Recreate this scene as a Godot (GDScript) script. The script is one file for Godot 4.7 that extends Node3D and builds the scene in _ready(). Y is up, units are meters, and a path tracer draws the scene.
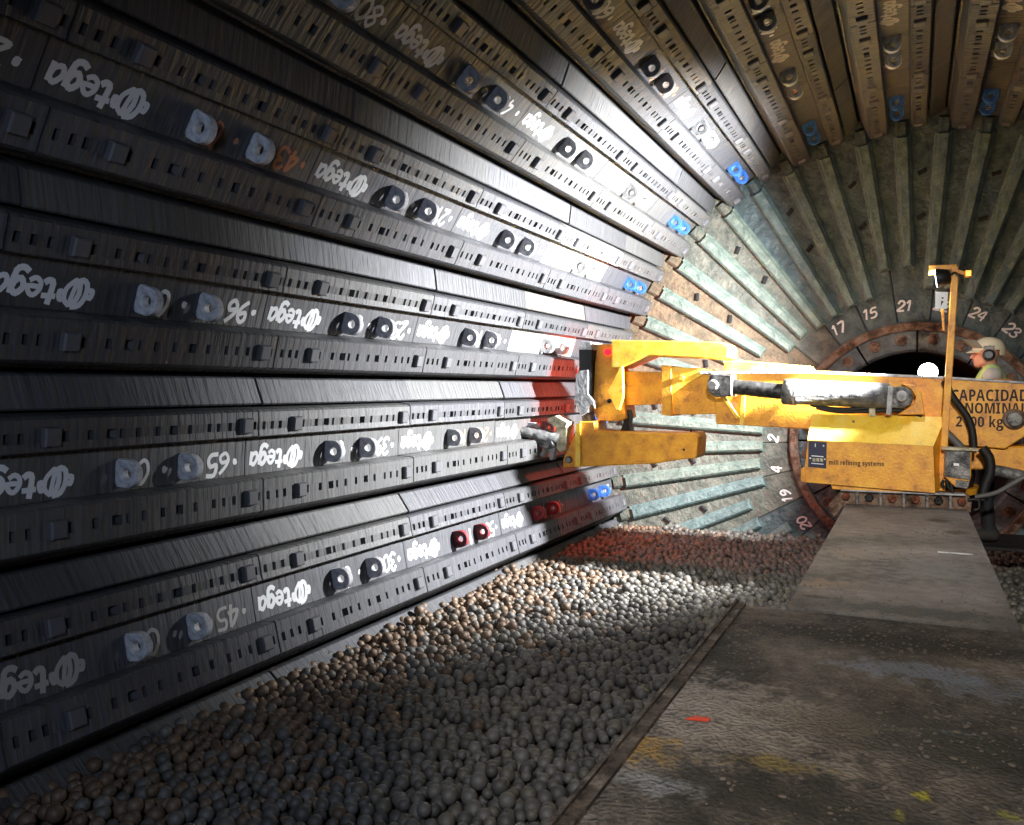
extends Node3D
# Inside of a grinding mill. Mill axis runs along -z, y is up, metres.
const S := 3.4                      # radius of the liner surface in metres; R-units below are multiples of it
const F := 869.4                    # focal length in pixels of the 1024x825 frame
const YAW := 0.4326
const PIT := -0.0286
const EX := -0.0086
const EY := 0.1769
const DPHI := 13.846154
const ROW0 := 190.603
const PER := 0.4767
const Z0 := 0.653                   # axial start of the first liner plate column
const CHARGE := -0.314
const DECK := -0.105
var M := {}
var rng := RandomNumberGenerator.new()

func _ready():
	rng.seed = 7
	setup_view()
	make_materials()
	build_shell()
	build_head()
	build_near_end()
	build_charge()
	build_deck()
	build_handler()
	build_person()
	build_floodlight()
	build_debris()

# ------------------------------------------------------------------ view and light
func setup_view():
	var cam := Camera3D.new()
	cam.name = "camera"
	cam.position = Vector3(EX * S, EY * S, 0)
	cam.rotation = Vector3(PIT, YAW, 0)
	cam.fov = rad_to_deg(2.0 * atan(412.5 / F))
	cam.near = 0.05
	cam.far = 60
	add_child(cam)
	cam.current = true
	var e := Environment.new()
	e.background_mode = Environment.BG_COLOR
	e.background_color = Color(0, 0, 0)
	e.ambient_light_source = Environment.AMBIENT_SOURCE_DISABLED
	e.tonemap_mode = Environment.TONE_MAPPER_LINEAR
	e.tonemap_exposure = 1.0
	e.sdfgi_enabled = true
	e.ssao_enabled = true
	e.ssil_enabled = true
	var we := WorldEnvironment.new()
	we.name = "environment"
	we.environment = e
	add_child(we)

func spot(at: Vector3, to: Vector3, energy: float, col: Color, angle: float, size: float, parent: Node):
	var l := SpotLight3D.new()
	l.name = "light"
	l.light_color = col
	l.light_energy = energy
	l.spot_angle = angle
	l.spot_range = 20
	l.spot_attenuation = 2
	l.spot_angle_attenuation = 0.6
	l.light_size = size
	l.shadow_enabled = true
	parent.add_child(l, true)
	l.look_at_from_position(at, to, Vector3(0.01, 1, 0.02))
	return l

func omni(at: Vector3, energy: float, col: Color, size: float, parent: Node):
	var l := OmniLight3D.new()
	l.name = "light"
	l.light_color = col
	l.light_energy = energy
	l.omni_range = 20
	l.omni_attenuation = 2
	l.light_size = size
	l.shadow_enabled = true
	parent.add_child(l, true)
	l.position = at
	return l

# ------------------------------------------------------------------ pixel geometry
func ray(x: float, y: float) -> Vector3:
	var c := Vector3((x - 512.0) / F, -(y - 412.5) / F, 1.0)
	var y1 := c.y * cos(PIT) + c.z * sin(PIT)
	var z1 := c.z * cos(PIT) - c.y * sin(PIT)
	return Vector3(c.x * cos(YAW) - z1 * sin(YAW), y1, c.x * sin(YAW) + z1 * cos(YAW))

func px(x: float, y: float, z: float) -> Vector3:      # point of a pixel on the plane z (R-units)
	var d := ray(x, y)
	var t := z / d.z
	return Vector3((EX + d.x * t) * S, (EY + d.y * t) * S, -z * S)

func pl(x: float, y: float, h: float) -> Vector3:      # point of a pixel on the level h (R-units)
	var d := ray(x, y)
	var t := (h - EY) / d.y
	return Vector3((EX + d.x * t) * S, h * S, -d.z * t * S)

func proj(p: Vector3) -> Vector3:
	var q := Vector3(p.x - EX * S, p.y - EY * S, -p.z)
	var x := q.x * cos(YAW) + q.z * sin(YAW)
	var z := -q.x * sin(YAW) + q.z * cos(YAW)
	var y2 := q.y * cos(PIT) - z * sin(PIT)
	var z2 := z * cos(PIT) + q.y * sin(PIT)
	return Vector3(512 + F * x / z2, 412.5 - F * y2 / z2, z2)

func pp(pts: Array, z: float) -> PackedVector2Array:
	var o := PackedVector2Array()
	for i in range(0, pts.size(), 2):
		var v := px(pts[i], pts[i + 1], z)
		o.append(Vector2(v.x, v.y))
	return o

# ------------------------------------------------------------------ mesh helpers
func sb() -> SurfaceTool:
	var st := SurfaceTool.new()
	st.begin(Mesh.PRIMITIVE_TRIANGLES)
	st.set_smooth_group(-1)
	return st

func tri(st: SurfaceTool, a: Vector3, b: Vector3, c: Vector3):
	st.add_vertex(a); st.add_vertex(b); st.add_vertex(c)

func quad(st: SurfaceTool, a: Vector3, b: Vector3, c: Vector3, d: Vector3):
	tri(st, a, b, c); tri(st, a, c, d)

func quv(st: SurfaceTool, a: Vector3, ua: Vector2, b: Vector3, ub: Vector2, c: Vector3, uc: Vector2, d: Vector3, ud: Vector2):
	st.set_uv(ua); st.add_vertex(a); st.set_uv(ub); st.add_vertex(b); st.set_uv(uc); st.add_vertex(c)
	st.set_uv(ua); st.add_vertex(a); st.set_uv(uc); st.add_vertex(c); st.set_uv(ud); st.add_vertex(d)

func done(st: SurfaceTool, tangents := false) -> ArrayMesh:
	st.generate_normals()
	if tangents:
		st.generate_tangents()
	return st.commit()

func inst(parent: Node, called: String, mesh: Mesh, mat: Material) -> MeshInstance3D:
	var o := MeshInstance3D.new()
	o.name = called
	o.mesh = mesh
	o.material_override = mat
	parent.add_child(o, true)
	return o

func base(called: String, at: Vector3, label: String, category: String, group := "", kind := "") -> Node3D:
	var o := Node3D.new()
	o.name = called
	add_child(o, true)
	o.position = at
	meta(o, label, category, group, kind)
	return o

func meta(o: Node, label: String, category := "", group := "", kind := ""):
	if label: o.set_meta("label", label)
	if category: o.set_meta("category", category)
	if group: o.set_meta("group", group)
	if kind: o.set_meta("kind", kind)

func inset(poly: PackedVector2Array, d: float) -> PackedVector2Array:
	var n := poly.size()
	var area := 0.0
	for i in n: area += poly[i].cross(poly[(i + 1) % n])
	var sg := 1.0 if area > 0 else -1.0
	var o := PackedVector2Array()
	for i in n:
		var a := (poly[i] - poly[(i + n - 1) % n]).normalized()
		var b := (poly[(i + 1) % n] - poly[i]).normalized()
		var na := Vector2(-a.y, a.x) * sg
		var nb := Vector2(-b.y, b.x) * sg
		var m := na + nb
		var l := m.length_squared()
		if l < 0.2: m = na * 0.7
		else: m = m * (2.0 / l)
		o.append(poly[i] + m * d)
	return o

# polygon in the xy plane, front face at z = zf (towards the camera), back at zb, chamfered edges
func prism(poly: PackedVector2Array, zf: float, zb: float, bev := 0.0, st: SurfaceTool = null, off := Vector3.ZERO) -> SurfaceTool:
	if st == null: st = sb()
	var rings := []
	if bev > 0.0:
		var ins := inset(poly, bev)
		rings = [[ins, zf], [poly, zf - bev], [poly, zb + bev], [ins, zb]]
	else:
		rings = [[poly, zf], [poly, zb]]
	var n := poly.size()
	for r in rings.size() - 1:
		var p0: PackedVector2Array = rings[r][0]
		var p1: PackedVector2Array = rings[r + 1][0]
		var z0: float = rings[r][1]
		var z1: float = rings[r + 1][1]
		for i in n:
			var j := (i + 1) % n
			quad(st, off + Vector3(p0[i].x, p0[i].y, z0), off + Vector3(p0[j].x, p0[j].y, z0), off + Vector3(p1[j].x, p1[j].y, z1), off + Vector3(p1[i].x, p1[i].y, z1))
	var cap: PackedVector2Array = rings[0][0]
	var tr := Geometry2D.triangulate_polygon(cap)
	if tr.is_empty(): tr = Geometry2D.triangulate_delaunay(cap)
	for k in range(0, tr.size(), 3):
		for e in 2:
			var pr: PackedVector2Array = rings[0][0] if e == 0 else rings[rings.size() - 1][0]
			var z: float = rings[0][1] if e == 0 else rings[rings.size() - 1][1]
			var a := off + Vector3(pr[tr[k]].x, pr[tr[k]].y, z)
			var b := off + Vector3(pr[tr[k + 1]].x, pr[tr[k + 1]].y, z)
			var c := off + Vector3(pr[tr[k + 2]].x, pr[tr[k + 2]].y, z)
			if e == 0: tri(st, a, c, b)
			else: tri(st, a, b, c)
	return st

func rect(x0: float, y0: float, x1: float, y1: float) -> PackedVector2Array:
	return PackedVector2Array([Vector2(x0, y0), Vector2(x1, y0), Vector2(x1, y1), Vector2(x0, y1)])

func boxm(a: Vector3, b: Vector3, bev := 0.0, st: SurfaceTool = null) -> SurfaceTool:   # a min, b max
	return prism(rect(a.x, a.y, b.x, b.y), b.z, a.z, bev, st)

func tube(pts: Array, radii: Array, seg := 10, st: SurfaceTool = null, caps := true) -> SurfaceTool:
	if st == null: st = sb()
	var n := pts.size()
	var rings := []
	var up := Vector3(0.13, 0.97, 0.2)
	for i in n:
		var a: Vector3 = pts[max(i - 1, 0)]
		var b: Vector3 = pts[min(i + 1, n - 1)]
		var d := (b - a).normalized()
		if abs(d.dot(up.normalized())) > 0.95: up = Vector3(0.9, 0.1, 0.3)
		var u := up.cross(d).normalized()
		var v := d.cross(u).normalized()
		var r: float = radii[i] if radii.size() > 1 else radii[0]
		var ring := PackedVector3Array()
		for k in seg:
			var t := TAU * k / seg
			ring.append(pts[i] + (u * cos(t) + v * sin(t)) * r)
		rings.append(ring)
	st.set_smooth_group(0)
	for i in n - 1:
		for k in seg:
			var j := (k + 1) % seg
			quad(st, rings[i][k], rings[i + 1][k], rings[i + 1][j], rings[i][j])
	st.set_smooth_group(-1)
	if caps:
		for k in seg:
			var j := (k + 1) % seg
			tri(st, pts[0], rings[0][k], rings[0][j])
			tri(st, pts[n - 1], rings[n - 1][j], rings[n - 1][k])
	return st

func curve(pts: Array, steps := 6) -> Array:
	var o := []
	var n := pts.size()
	for i in n - 1:
		var a: Vector3 = pts[max(i - 1, 0)]
		var b: Vector3 = pts[i]
		var c: Vector3 = pts[i + 1]
		var d: Vector3 = pts[min(i + 2, n - 1)]
		for k in steps:
			o.append(b.cubic_interpolate(c, a, d, float(k) / steps))
	o.append(pts[n - 1])
	return o

func disc(c: Vector3, axis: Vector3, r: float, h: float, seg := 16, st: SurfaceTool = null, bev := 0.0) -> SurfaceTool:
	var d := axis.normalized()
	if bev > 0.0:
		return tube([c, c + d * (h - bev), c + d * h], [r, r, r - bev], seg, st)
	return tube([c, c + d * h], [r], seg, st)

# ------------------------------------------------------------------ textures and materials
func ntex(w: int, h: int, freq: float, sx: float, sy: float, ramp: Array, sd: int, oct := 4, contrast := 1.0) -> ImageTexture:
	return ImageTexture.create_from_image(nimg(w, h, freq, sx, sy, ramp, sd, oct, contrast))

func nimg(w: int, h: int, freq: float, sx: float, sy: float, ramp: Array, sd: int, oct := 4, contrast := 1.0) -> Image:
	var n := FastNoiseLite.new()
	n.seed = sd
	n.noise_type = FastNoiseLite.TYPE_SIMPLEX_SMOOTH
	n.frequency = freq
	n.fractal_octaves = oct
	var n2 := FastNoiseLite.new()
	n2.seed = sd + 91
	n2.frequency = freq * 6.0
	n2.fractal_octaves = 2
	var im := Image.create(w, h, false, Image.FORMAT_RGB8)
	var m := ramp.size() - 1
	var iso := sx == 1.0 and sy == 1.0
	for y in h:
		var yy: float = abs(2.0 * y - h) * 0.5 * sy
		for x in w:
			if iso:
				var fx := float(x) / w
				var fy := float(y) / h
				var s4 := 0.0
				for cr in 4:
					var ox := x - (cr & 1) * w
					var oy := y - (cr >> 1) * h
					var wt: float = (fx if (cr & 1) else 1.0 - fx) * (fy if (cr >> 1) else 1.0 - fy)
					s4 += wt * (n.get_noise_2d(ox, oy) * 0.65 + n2.get_noise_2d(ox, oy) * 0.2)
				s4 /= sqrt((fx * fx + (1.0 - fx) * (1.0 - fx)) * (fy * fy + (1.0 - fy) * (1.0 - fy)))
				var vv := clampf(0.5 + contrast * s4, 0.0, 0.9999) * m
				var k := int(vv)
				im.set_pixel(x, y, (ramp[k] as Color).lerp(ramp[k + 1], vv - k))
				continue
			var xx: float = abs(2.0 * x - w) * 0.5 * sx
			var v := 0.5 + contrast * (n.get_noise_2d(xx, yy) * 0.65 + n2.get_noise_2d(xx, yy) * 0.2)
			v = clampf(v, 0.0, 0.9999) * m
			var i := int(v)
			im.set_pixel(x, y, (ramp[i] as Color).lerp(ramp[i + 1], v - i))
	return im

func ht(freq: float, sx: float, sy: float, sd: int, strength := 4.0, oct := 4) -> ImageTexture:
	var im := nimg(256, 256, freq, sx, sy, [Color.BLACK, Color.WHITE], sd, oct, 1.3)
	im.bump_map_to_normal_map(strength)
	return ImageTexture.create_from_image(im)

func mat(col: Color, rough := 0.7, metal := 0.0, tex: Texture2D = null, nrm: Texture2D = null, scale := 1.0, ns := 1.0, tri_on := true) -> StandardMaterial3D:
	var m := StandardMaterial3D.new()
	m.albedo_color = col
	m.roughness = rough
	m.metallic = metal
	if tex: m.albedo_texture = tex
	if nrm:
		m.normal_enabled = true
		m.normal_texture = nrm
		m.normal_scale = ns
	if tri_on and (tex or nrm):
		m.uv1_triplanar = true
	m.uv1_scale = Vector3.ONE * scale
	return m

func gray(v: float, w := 0.0) -> Color:
	return Color(v + w, v + w * 0.4, v - w)

func make_materials():
	var streak := ntex(1024, 256, 0.06, 1.0, 0.06, [gray(0.50), gray(0.82), gray(0.92), gray(1.0)], 3, 4, 0.7)
	var streakn := ht(0.11, 1.0, 0.05, 5, 2.0)
	var blot := ntex(256, 256, 0.02, 1, 1, [gray(0.55), gray(0.85), gray(1.0)], 11, 5, 1.1)
	var blotn := ht(0.06, 1, 1, 13, 3.0)
	var fine := ht(0.2, 1, 1, 17, 2.5)
	for t in 3:
		var c: Color = [Color(0.335, 0.335, 0.347), Color(0.30, 0.30, 0.307), Color(0.37, 0.368, 0.36)][t]
		var m := mat(c, 0.58, 0.0, streak, streakn, 1.0, 0.7, false)
		m.uv1_scale = Vector3(0.7, 0.9, 1)
		m.uv1_offset = Vector3(0.31 * t, 0.17 * t, 0)
		M["rubber%d" % t] = m
	var w := mat(Color(0.64, 0.64, 0.63), 0.7, 0.0, streak, streakn, 1.0, 0.6, false)
	w.uv1_scale = Vector3(0.9, 0.9, 1)
	M.whitewash = w
	var dirt := mat(Color(0.47, 0.45, 0.42), 0.9, 0.0, streak, streakn, 1.0, 0.6, false)
	M.dusty_rubber = dirt
	M.backing = mat(Color(0.16, 0.16, 0.165), 0.9, 0.0, blot, blotn, 0.7)
	M.bossm = mat(Color(0.33, 0.33, 0.34), 0.6)
	M.paint_white = mat(Color(0.88, 0.88, 0.87), 0.8)
	M.paint_faded = mat(Color(0.64, 0.62, 0.60), 0.85)
	M.paint_orange = mat(Color(0.72, 0.50, 0.38), 0.85)
	var lug := mat(Color.WHITE, 0.55, 0.0, blot, fine, 3.0, 0.5)
	lug.vertex_color_use_as_albedo = true
	M.lug = lug
	# head
	var hramp := [Color(0.42, 0.46, 0.46), Color(0.62, 0.67, 0.66), Color(0.78, 0.82, 0.80), Color(0.9, 0.9, 0.86)]
	var htex := ntex(384, 384, 0.016, 1, 1, hramp, 21, 5, 0.75)
	M.head0 = mat(Color(0.42, 0.47, 0.49), 0.62, 0.15, htex, blotn, 0.55, 0.6)
	M.head1 = mat(Color(0.52, 0.50, 0.46), 0.7, 0.1, htex, blotn, 0.55, 0.6)
	M.head2 = mat(Color(0.56, 0.46, 0.37), 0.8, 0.0, htex, blotn, 0.7, 0.6)
	M.bar0 = mat(Color(0.57, 0.63, 0.63), 0.5, 0.2, htex, blotn, 0.9, 0.5)
	M.bar1 = mat(Color(0.60, 0.63, 0.59), 0.55, 0.15, htex, blotn, 0.9, 0.5)
	M.slot_dark = mat(Color(0.12, 0.12, 0.12), 0.6, 0.4)
	var rramp := [Color(0.26, 0.20, 0.16), Color(0.45, 0.35, 0.28), Color(0.58, 0.48, 0.40), Color(0.56, 0.54, 0.52)]
	var rtex := ntex(256, 256, 0.02, 1, 1, rramp, 31, 5, 1.3)
	M.rust = mat(Color(0.9, 0.88, 0.86), 0.85, 0.1, rtex, blotn, 1.2, 0.8)
	M.rust_red = mat(Color(1.0, 0.72, 0.60), 0.85, 0.1, rtex, blotn, 1.6, 0.8)
	M.trunnion = mat(Color(0.55, 0.56, 0.58), 0.6, 0.4, htex, blotn, 1.0, 0.7)
	M.dark_steel = mat(Color(0.20, 0.19, 0.185), 0.7, 0.3, blot, blotn, 1.0, 0.7)
	# balls
	var bt := ntex(256, 256, 0.03, 1, 1, [gray(0.6), gray(0.9), gray(1.0)], 41, 3, 1.1)
	var b := mat(Color.WHITE, 0.55, 0.2, bt, fine, 8.0, 0.5)
	b.vertex_color_use_as_albedo = true
	M.ball = b
	for i in 6:
		var c: Color = ball_tone(i).linear_to_srgb()
		M["ball%d" % i] = mat(c, 0.55, 0.2, bt, fine, 8.0, 0.5)
	M.bed = mat(Color(0.38, 0.35, 0.31), 0.95, 0.0, blot, blotn, 2.0)
	# machine
	var yramp := [Color(0.62, 0.40, 0.16), Color(0.86, 0.58, 0.17), Color(0.93, 0.66, 0.16), Color(0.95, 0.72, 0.26)]
	var ytex := ntex(256, 256, 0.022, 1, 1, yramp, 51, 5, 0.9)
	M.yellow = mat(Color(1, 1, 1), 0.48, 0.0, ytex, fine, 0.8, 0.12)
	var yr2 := [Color(0.80, 0.60, 0.30), Color(0.97, 0.78, 0.22), Color(0.98, 0.82, 0.30), Color(0.97, 0.86, 0.52)]
	M.yellow_pale = mat(Color(1, 1, 1), 0.5, 0.0, ntex(256, 256, 0.02, 1, 1, yr2, 52, 4, 1.0), fine, 1.2, 0.12)
	var sramp := [Color(0.22, 0.22, 0.22), Color(0.5, 0.5, 0.5), Color(0.72, 0.71, 0.69), Color(0.85, 0.85, 0.84)]
	var stex := ntex(256, 256, 0.03, 1, 1, sramp, 61, 5, 1.3)
	M.silver = mat(Color(0.66, 0.66, 0.66), 0.55, 0.25, stex, blotn, 1.4, 0.6)
	M.pale_steel = mat(Color(0.80, 0.80, 0.80), 0.55, 0.1, ntex(256, 256, 0.03, 1, 1, [gray(0.62), gray(0.82), gray(0.92)], 62, 4, 1.1), blotn, 1.4, 0.4)
	M.rod = mat(Color(0.42, 0.42, 0.42), 0.35, 0.6, stex, fine, 2.0, 0.5)
	M.black = mat(Color(0.05, 0.05, 0.05), 0.55)
	M.hose = mat(Color(0.07, 0.068, 0.065), 0.6, 0.0, null, fine, 6.0, 0.4)
	M.hose_grey = mat(Color(0.36, 0.35, 0.34), 0.6)
	M.box_grey = mat(Color(0.66, 0.65, 0.64), 0.5, 0.3, stex, fine, 1.0, 0.2)
	M.cream = mat(Color(0.86, 0.82, 0.68), 0.7, 0.0, blot, fine, 2.0, 0.3)
	M.letter = mat(Color(0.16, 0.10, 0.06), 0.7)
	M.navy = mat(Color(0.07, 0.08, 0.22), 0.5)
	M.sign_white = mat(Color(0.92, 0.92, 0.92), 0.6)
	M.wood = mat(Color(0.62, 0.40, 0.18), 0.7)
	# deck plates
	var dr := [Color(0.20, 0.18, 0.165), Color(0.33, 0.30, 0.275), Color(0.45, 0.42, 0.39), Color(0.60, 0.57, 0.53)]
	M.deck_edge = mat(Color(0.86, 0.82, 0.78), 0.7, 0.2, ntex(256, 256, 0.02, 1, 1, dr, 71, 5, 1.3), blotn, 1.5, 0.8)
	M.clod = mat(Color(0.54, 0.49, 0.44), 0.9, 0.0, blot, fine, 8.0, 0.8)
	M.skin = mat(Color(0.78, 0.50, 0.40), 0.6)
	var body := mat(Color.WHITE, 0.8)
	body.vertex_color_use_as_albedo = true
	M.body = body
	M.vest = mat(Color(0.72, 0.80, 0.46), 0.75, 0.0, null, fine, 6.0, 0.3)
	M.helmet = mat(Color(0.78, 0.73, 0.62), 0.45)
	M.grey_plastic = mat(Color(0.36, 0.37, 0.38), 0.45)
	M.muff = mat(Color(0.10, 0.12, 0.15), 0.4)

func ball_tone(i: int) -> Color:       # linear
	return [Color(0.140, 0.130, 0.113), Color(0.185, 0.172, 0.150), Color(0.112, 0.104, 0.092), Color(0.22, 0.145, 0.090), Color(0.175, 0.115, 0.072), Color(0.158, 0.142, 0.110)][i]

func glow(col: Color, e: float) -> StandardMaterial3D:
	var m := StandardMaterial3D.new()
	m.albedo_color = col
	m.emission_enabled = true
	m.emission = col
	m.emission_energy_multiplier = e
	return m

# ------------------------------------------------------------------ painted strokes
var GL := {
	"t": [[0.25, 1.0, 0.25, 0.15, 0.45, 0.0, 0.6, 0.1], [0.0, 0.7, 0.55, 0.7]],
	"e": [[0.05, 0.35, 0.55, 0.36, 0.48, 0.62, 0.25, 0.7, 0.03, 0.45, 0.07, 0.15, 0.3, 0.0, 0.55, 0.1]],
	"g": [[0.5, 0.55, 0.27, 0.7, 0.02, 0.4, 0.2, 0.08, 0.48, 0.25, 0.53, 0.65, 0.5, -0.22, 0.25, -0.38, 0.02, -0.25]],
	"a": [[0.5, 0.55, 0.27, 0.7, 0.02, 0.35, 0.2, 0.02, 0.48, 0.2, 0.53, 0.65, 0.58, 0.0]],
	"L": [[0.62, 1.05, 0.25, 0.95, 0.08, 0.5, 0.2, 0.0, 0.5, -0.12, 0.45, 0.5, 0.62, 1.05], [0.78, 1.0, 1.05, 0.75, 1.1, 0.3, 0.85, -0.05, 0.72, -0.1, 0.72, 0.5, 0.78, 1.0], [0.08, 0.5, -0.16, 0.62, -0.2, 0.3, 0.02, 0.3], [1.1, 0.5, 1.38, 0.42, 1.3, 0.78, 1.1, 0.7]],
	".": [[0.26, 0.42, 0.34, 0.42, 0.34, 0.52, 0.26, 0.52, 0.26, 0.42]],
	"0": [[0.3, 1.0, 0.03, 0.75, 0.03, 0.25, 0.3, 0.0, 0.57, 0.25, 0.57, 0.75, 0.3, 1.0]],
	"1": [[0.12, 0.78, 0.32, 1.0, 0.32, 0.0]],
	"2": [[0.03, 0.78, 0.2, 1.0, 0.5, 0.95, 0.56, 0.68, 0.3, 0.35, 0.02, 0.02, 0.6, 0.02]],
	"3": [[0.04, 0.84, 0.22, 1.0, 0.48, 0.95, 0.5, 0.68, 0.24, 0.53, 0.55, 0.4, 0.55, 0.1, 0.26, 0.0, 0.02, 0.13]],
	"4": [[0.45, 0.0, 0.45, 1.0, 0.02, 0.35, 0.6, 0.35]],
	"5": [[0.56, 1.0, 0.1, 1.0, 0.06, 0.58, 0.4, 0.6, 0.58, 0.32, 0.42, 0.04, 0.02, 0.05]],
	"6": [[0.5, 1.0, 0.16, 0.7, 0.02, 0.3, 0.25, 0.0, 0.55, 0.18, 0.46, 0.48, 0.08, 0.38]],
	"7": [[0.02, 1.0, 0.6, 1.0, 0.2, 0.0]],
	"8": [[0.3, 0.52, 0.06, 0.75, 0.3, 1.0, 0.54, 0.75, 0.3, 0.52, 0.02, 0.25, 0.3, 0.0, 0.58, 0.25, 0.3, 0.52]],
	"9": [[0.1, 0.0, 0.44, 0.3, 0.58, 0.7, 0.35, 1.0, 0.05, 0.82, 0.14, 0.52, 0.52, 0.62]],
	"C": [[0.55, 0.85, 0.3, 1.0, 0.05, 0.6, 0.1, 0.15, 0.35, 0.0, 0.55, 0.12]],
}
# flat brush strokes; conv maps (text x, text y, lift) in metres to a point
func write(st: SurfaceTool, txt: String, h: float, w: float, conv: Callable, wob := 0.0):
	var x := 0.0
	for ch in txt:
		if ch == " ":
			x += 0.45 * h
			continue
		for ln in GL[ch]:
			var p := []
			for i in range(0, ln.size(), 2):
				p.append(Vector2(x + ln[i] * h + 0.15 * ln[i + 1] * h, ln[i + 1] * h) + Vector2(rng.randf_range(-wob, wob), rng.randf_range(-wob, wob)))
			var q := []
			for i in p.size() - 1:
				var a: Vector2 = p[max(i - 1, 0)]
				var d: Vector2 = p[min(i + 2, p.size() - 1)]
				for k in 3: q.append((p[i] as Vector2).cubic_interpolate(p[i + 1], a, d, k / 3.0))
			q.append(p[p.size() - 1])
			var ww := w * rng.randf_range(0.85, 1.15)
			for i in q.size() - 1:
				var a: Vector2 = q[i]
				var b: Vector2 = q[i + 1]
				var dd := (b - a).normalized()
				a -= dd * ww * 0.25
				b += dd * ww * 0.25
				var nn := Vector2(-dd.y, dd.x) * ww * 0.5
				var lift := 0.002 + 0.0001 * (i % 3)
				quad(st, conv.call(a + nn, lift), conv.call(b + nn, lift), conv.call(b - nn, lift), conv.call(a - nn, lift))
		x += (1.55 if ch == "L" else 0.74) * h

# ------------------------------------------------------------------ shell
const LP := PER * S
const RV := 1.024
func cp(a: float, r: float, s: float) -> Vector3:
	var t := deg_to_rad(a)
	return Vector3(r * S * cos(t), r * S * sin(t), -s)

func sweep(st: SurfaceTool, prof: Array, s0: float, s1: float, caps := true, rb := 1.085):
	var v := 0.0
	for i in prof.size() - 1:
		var a: Vector2 = prof[i]
		var b: Vector2 = prof[i + 1]
		var l := cp(a.x, a.y, 0).distance_to(cp(b.x, b.y, 0))
		quv(st, cp(a.x, a.y, s0), Vector2(s0, v), cp(a.x, a.y, s1), Vector2(s1, v), cp(b.x, b.y, s1), Vector2(s1, v + l), cp(b.x, b.y, s0), Vector2(s0, v + l))
		if caps:
			for s in [s0, s1]:
				quv(st, cp(a.x, a.y, s), Vector2(s, v), cp(b.x, b.y, s), Vector2(s, v + l), cp(b.x, rb, s), Vector2(s, v + l + 0.1), cp(a.x, rb, s), Vector2(s, v + 0.1))
		v += l

# bead with pockets: pa..pb is the pocket strip, edges by the two profile runs either side
func bead_mesh(left: Array, right: Array, pa: float, pb: float, r: float, seedv: int) -> ArrayMesh:
	var st := sb()
	var s0 := 0.006
	var s1 := LP - 0.006
	var lp := left.duplicate()
	lp.append(Vector2(pa, r))
	var rp := [Vector2(pb, r)]
	rp.append_array(right)
	sweep(st, lp, s0, s1)
	sweep(st, rp, s0, s1)
	var holes := [[0.029, 0.016], [0.074, 0.016], [0.115, 0.016], [0.24, 0.016], [0.321, 0.018], [0.388, 0.032], [0.428, 0.014], [0.484, 0.016], [0.555, 0.016], [0.622, 0.030], [0.688, 0.015], [0.765, 0.016], [0.811, 0.014], [0.860, 0.016], [0.978, 0.014]]
	var g := RandomNumberGenerator.new()
	g.seed = seedv
	var s := s0
	var dr := 0.045 / S
	var ts := deg_to_rad(pb - pa) * r * S
	for hl in holes:
		var c: float = hl[0] * LP + g.randf_range(-0.006, 0.006)
		var hw: float = hl[1] * LP * 0.5 * g.randf_range(0.9, 1.15)
		top_q(st, pa, pb, r, s, c - hw, ts)
		var e := 0.10
		var a0 := pa + e
		var a1 := pb - e
		for sd in [c - hw, c + hw]:
			quv(st, cp(pa, r, sd), Vector2(sd, 0), cp(pb, r, sd), Vector2(sd, ts), cp(a1, r + dr, sd), Vector2(sd, ts), cp(a0, r + dr, sd), Vector2(sd, 0))
		quv(st, cp(pa, r, c - hw), Vector2(c, 0), cp(pa, r, c + hw), Vector2(c, 0), cp(a0, r + dr, c + hw), Vector2(c, 0), cp(a0, r + dr, c - hw), Vector2(c, 0))
		quv(st, cp(pb, r, c - hw), Vector2(c, 0), cp(pb, r, c + hw), Vector2(c, 0), cp(a1, r + dr, c + hw), Vector2(c, 0), cp(a1, r + dr, c - hw), Vector2(c, 0))
		quv(st, cp(a0, r + dr, c - hw), Vector2(c, 0), cp(a0, r + dr, c + hw), Vector2(c, 0), cp(a1, r + dr, c + hw), Vector2(c, 0), cp(a1, r + dr, c - hw), Vector2(c, 0))
		s = c + hw
	top_q(st, pa, pb, r, s, s1, ts)
	for se in [s0, s1]:
		quv(st, cp(pa, r, se), Vector2(se, 0), cp(pb, r, se), Vector2(se, ts), cp(pb, 1.085, se), Vector2(se, ts), cp(pa, 1.085, se), Vector2(se, 0))
	return done(st, true)

func top_q(st: SurfaceTool, pa: float, pb: float, r: float, s: float, e: float, ts: float):
	quv(st, cp(pa, r, s), Vector2(s, 0.3), cp(pa, r, e), Vector2(e, 0.3), cp(pb, r, e), Vector2(e, 0.3 + ts), cp(pb, r, s), Vector2(s, 0.3 + ts))

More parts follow.
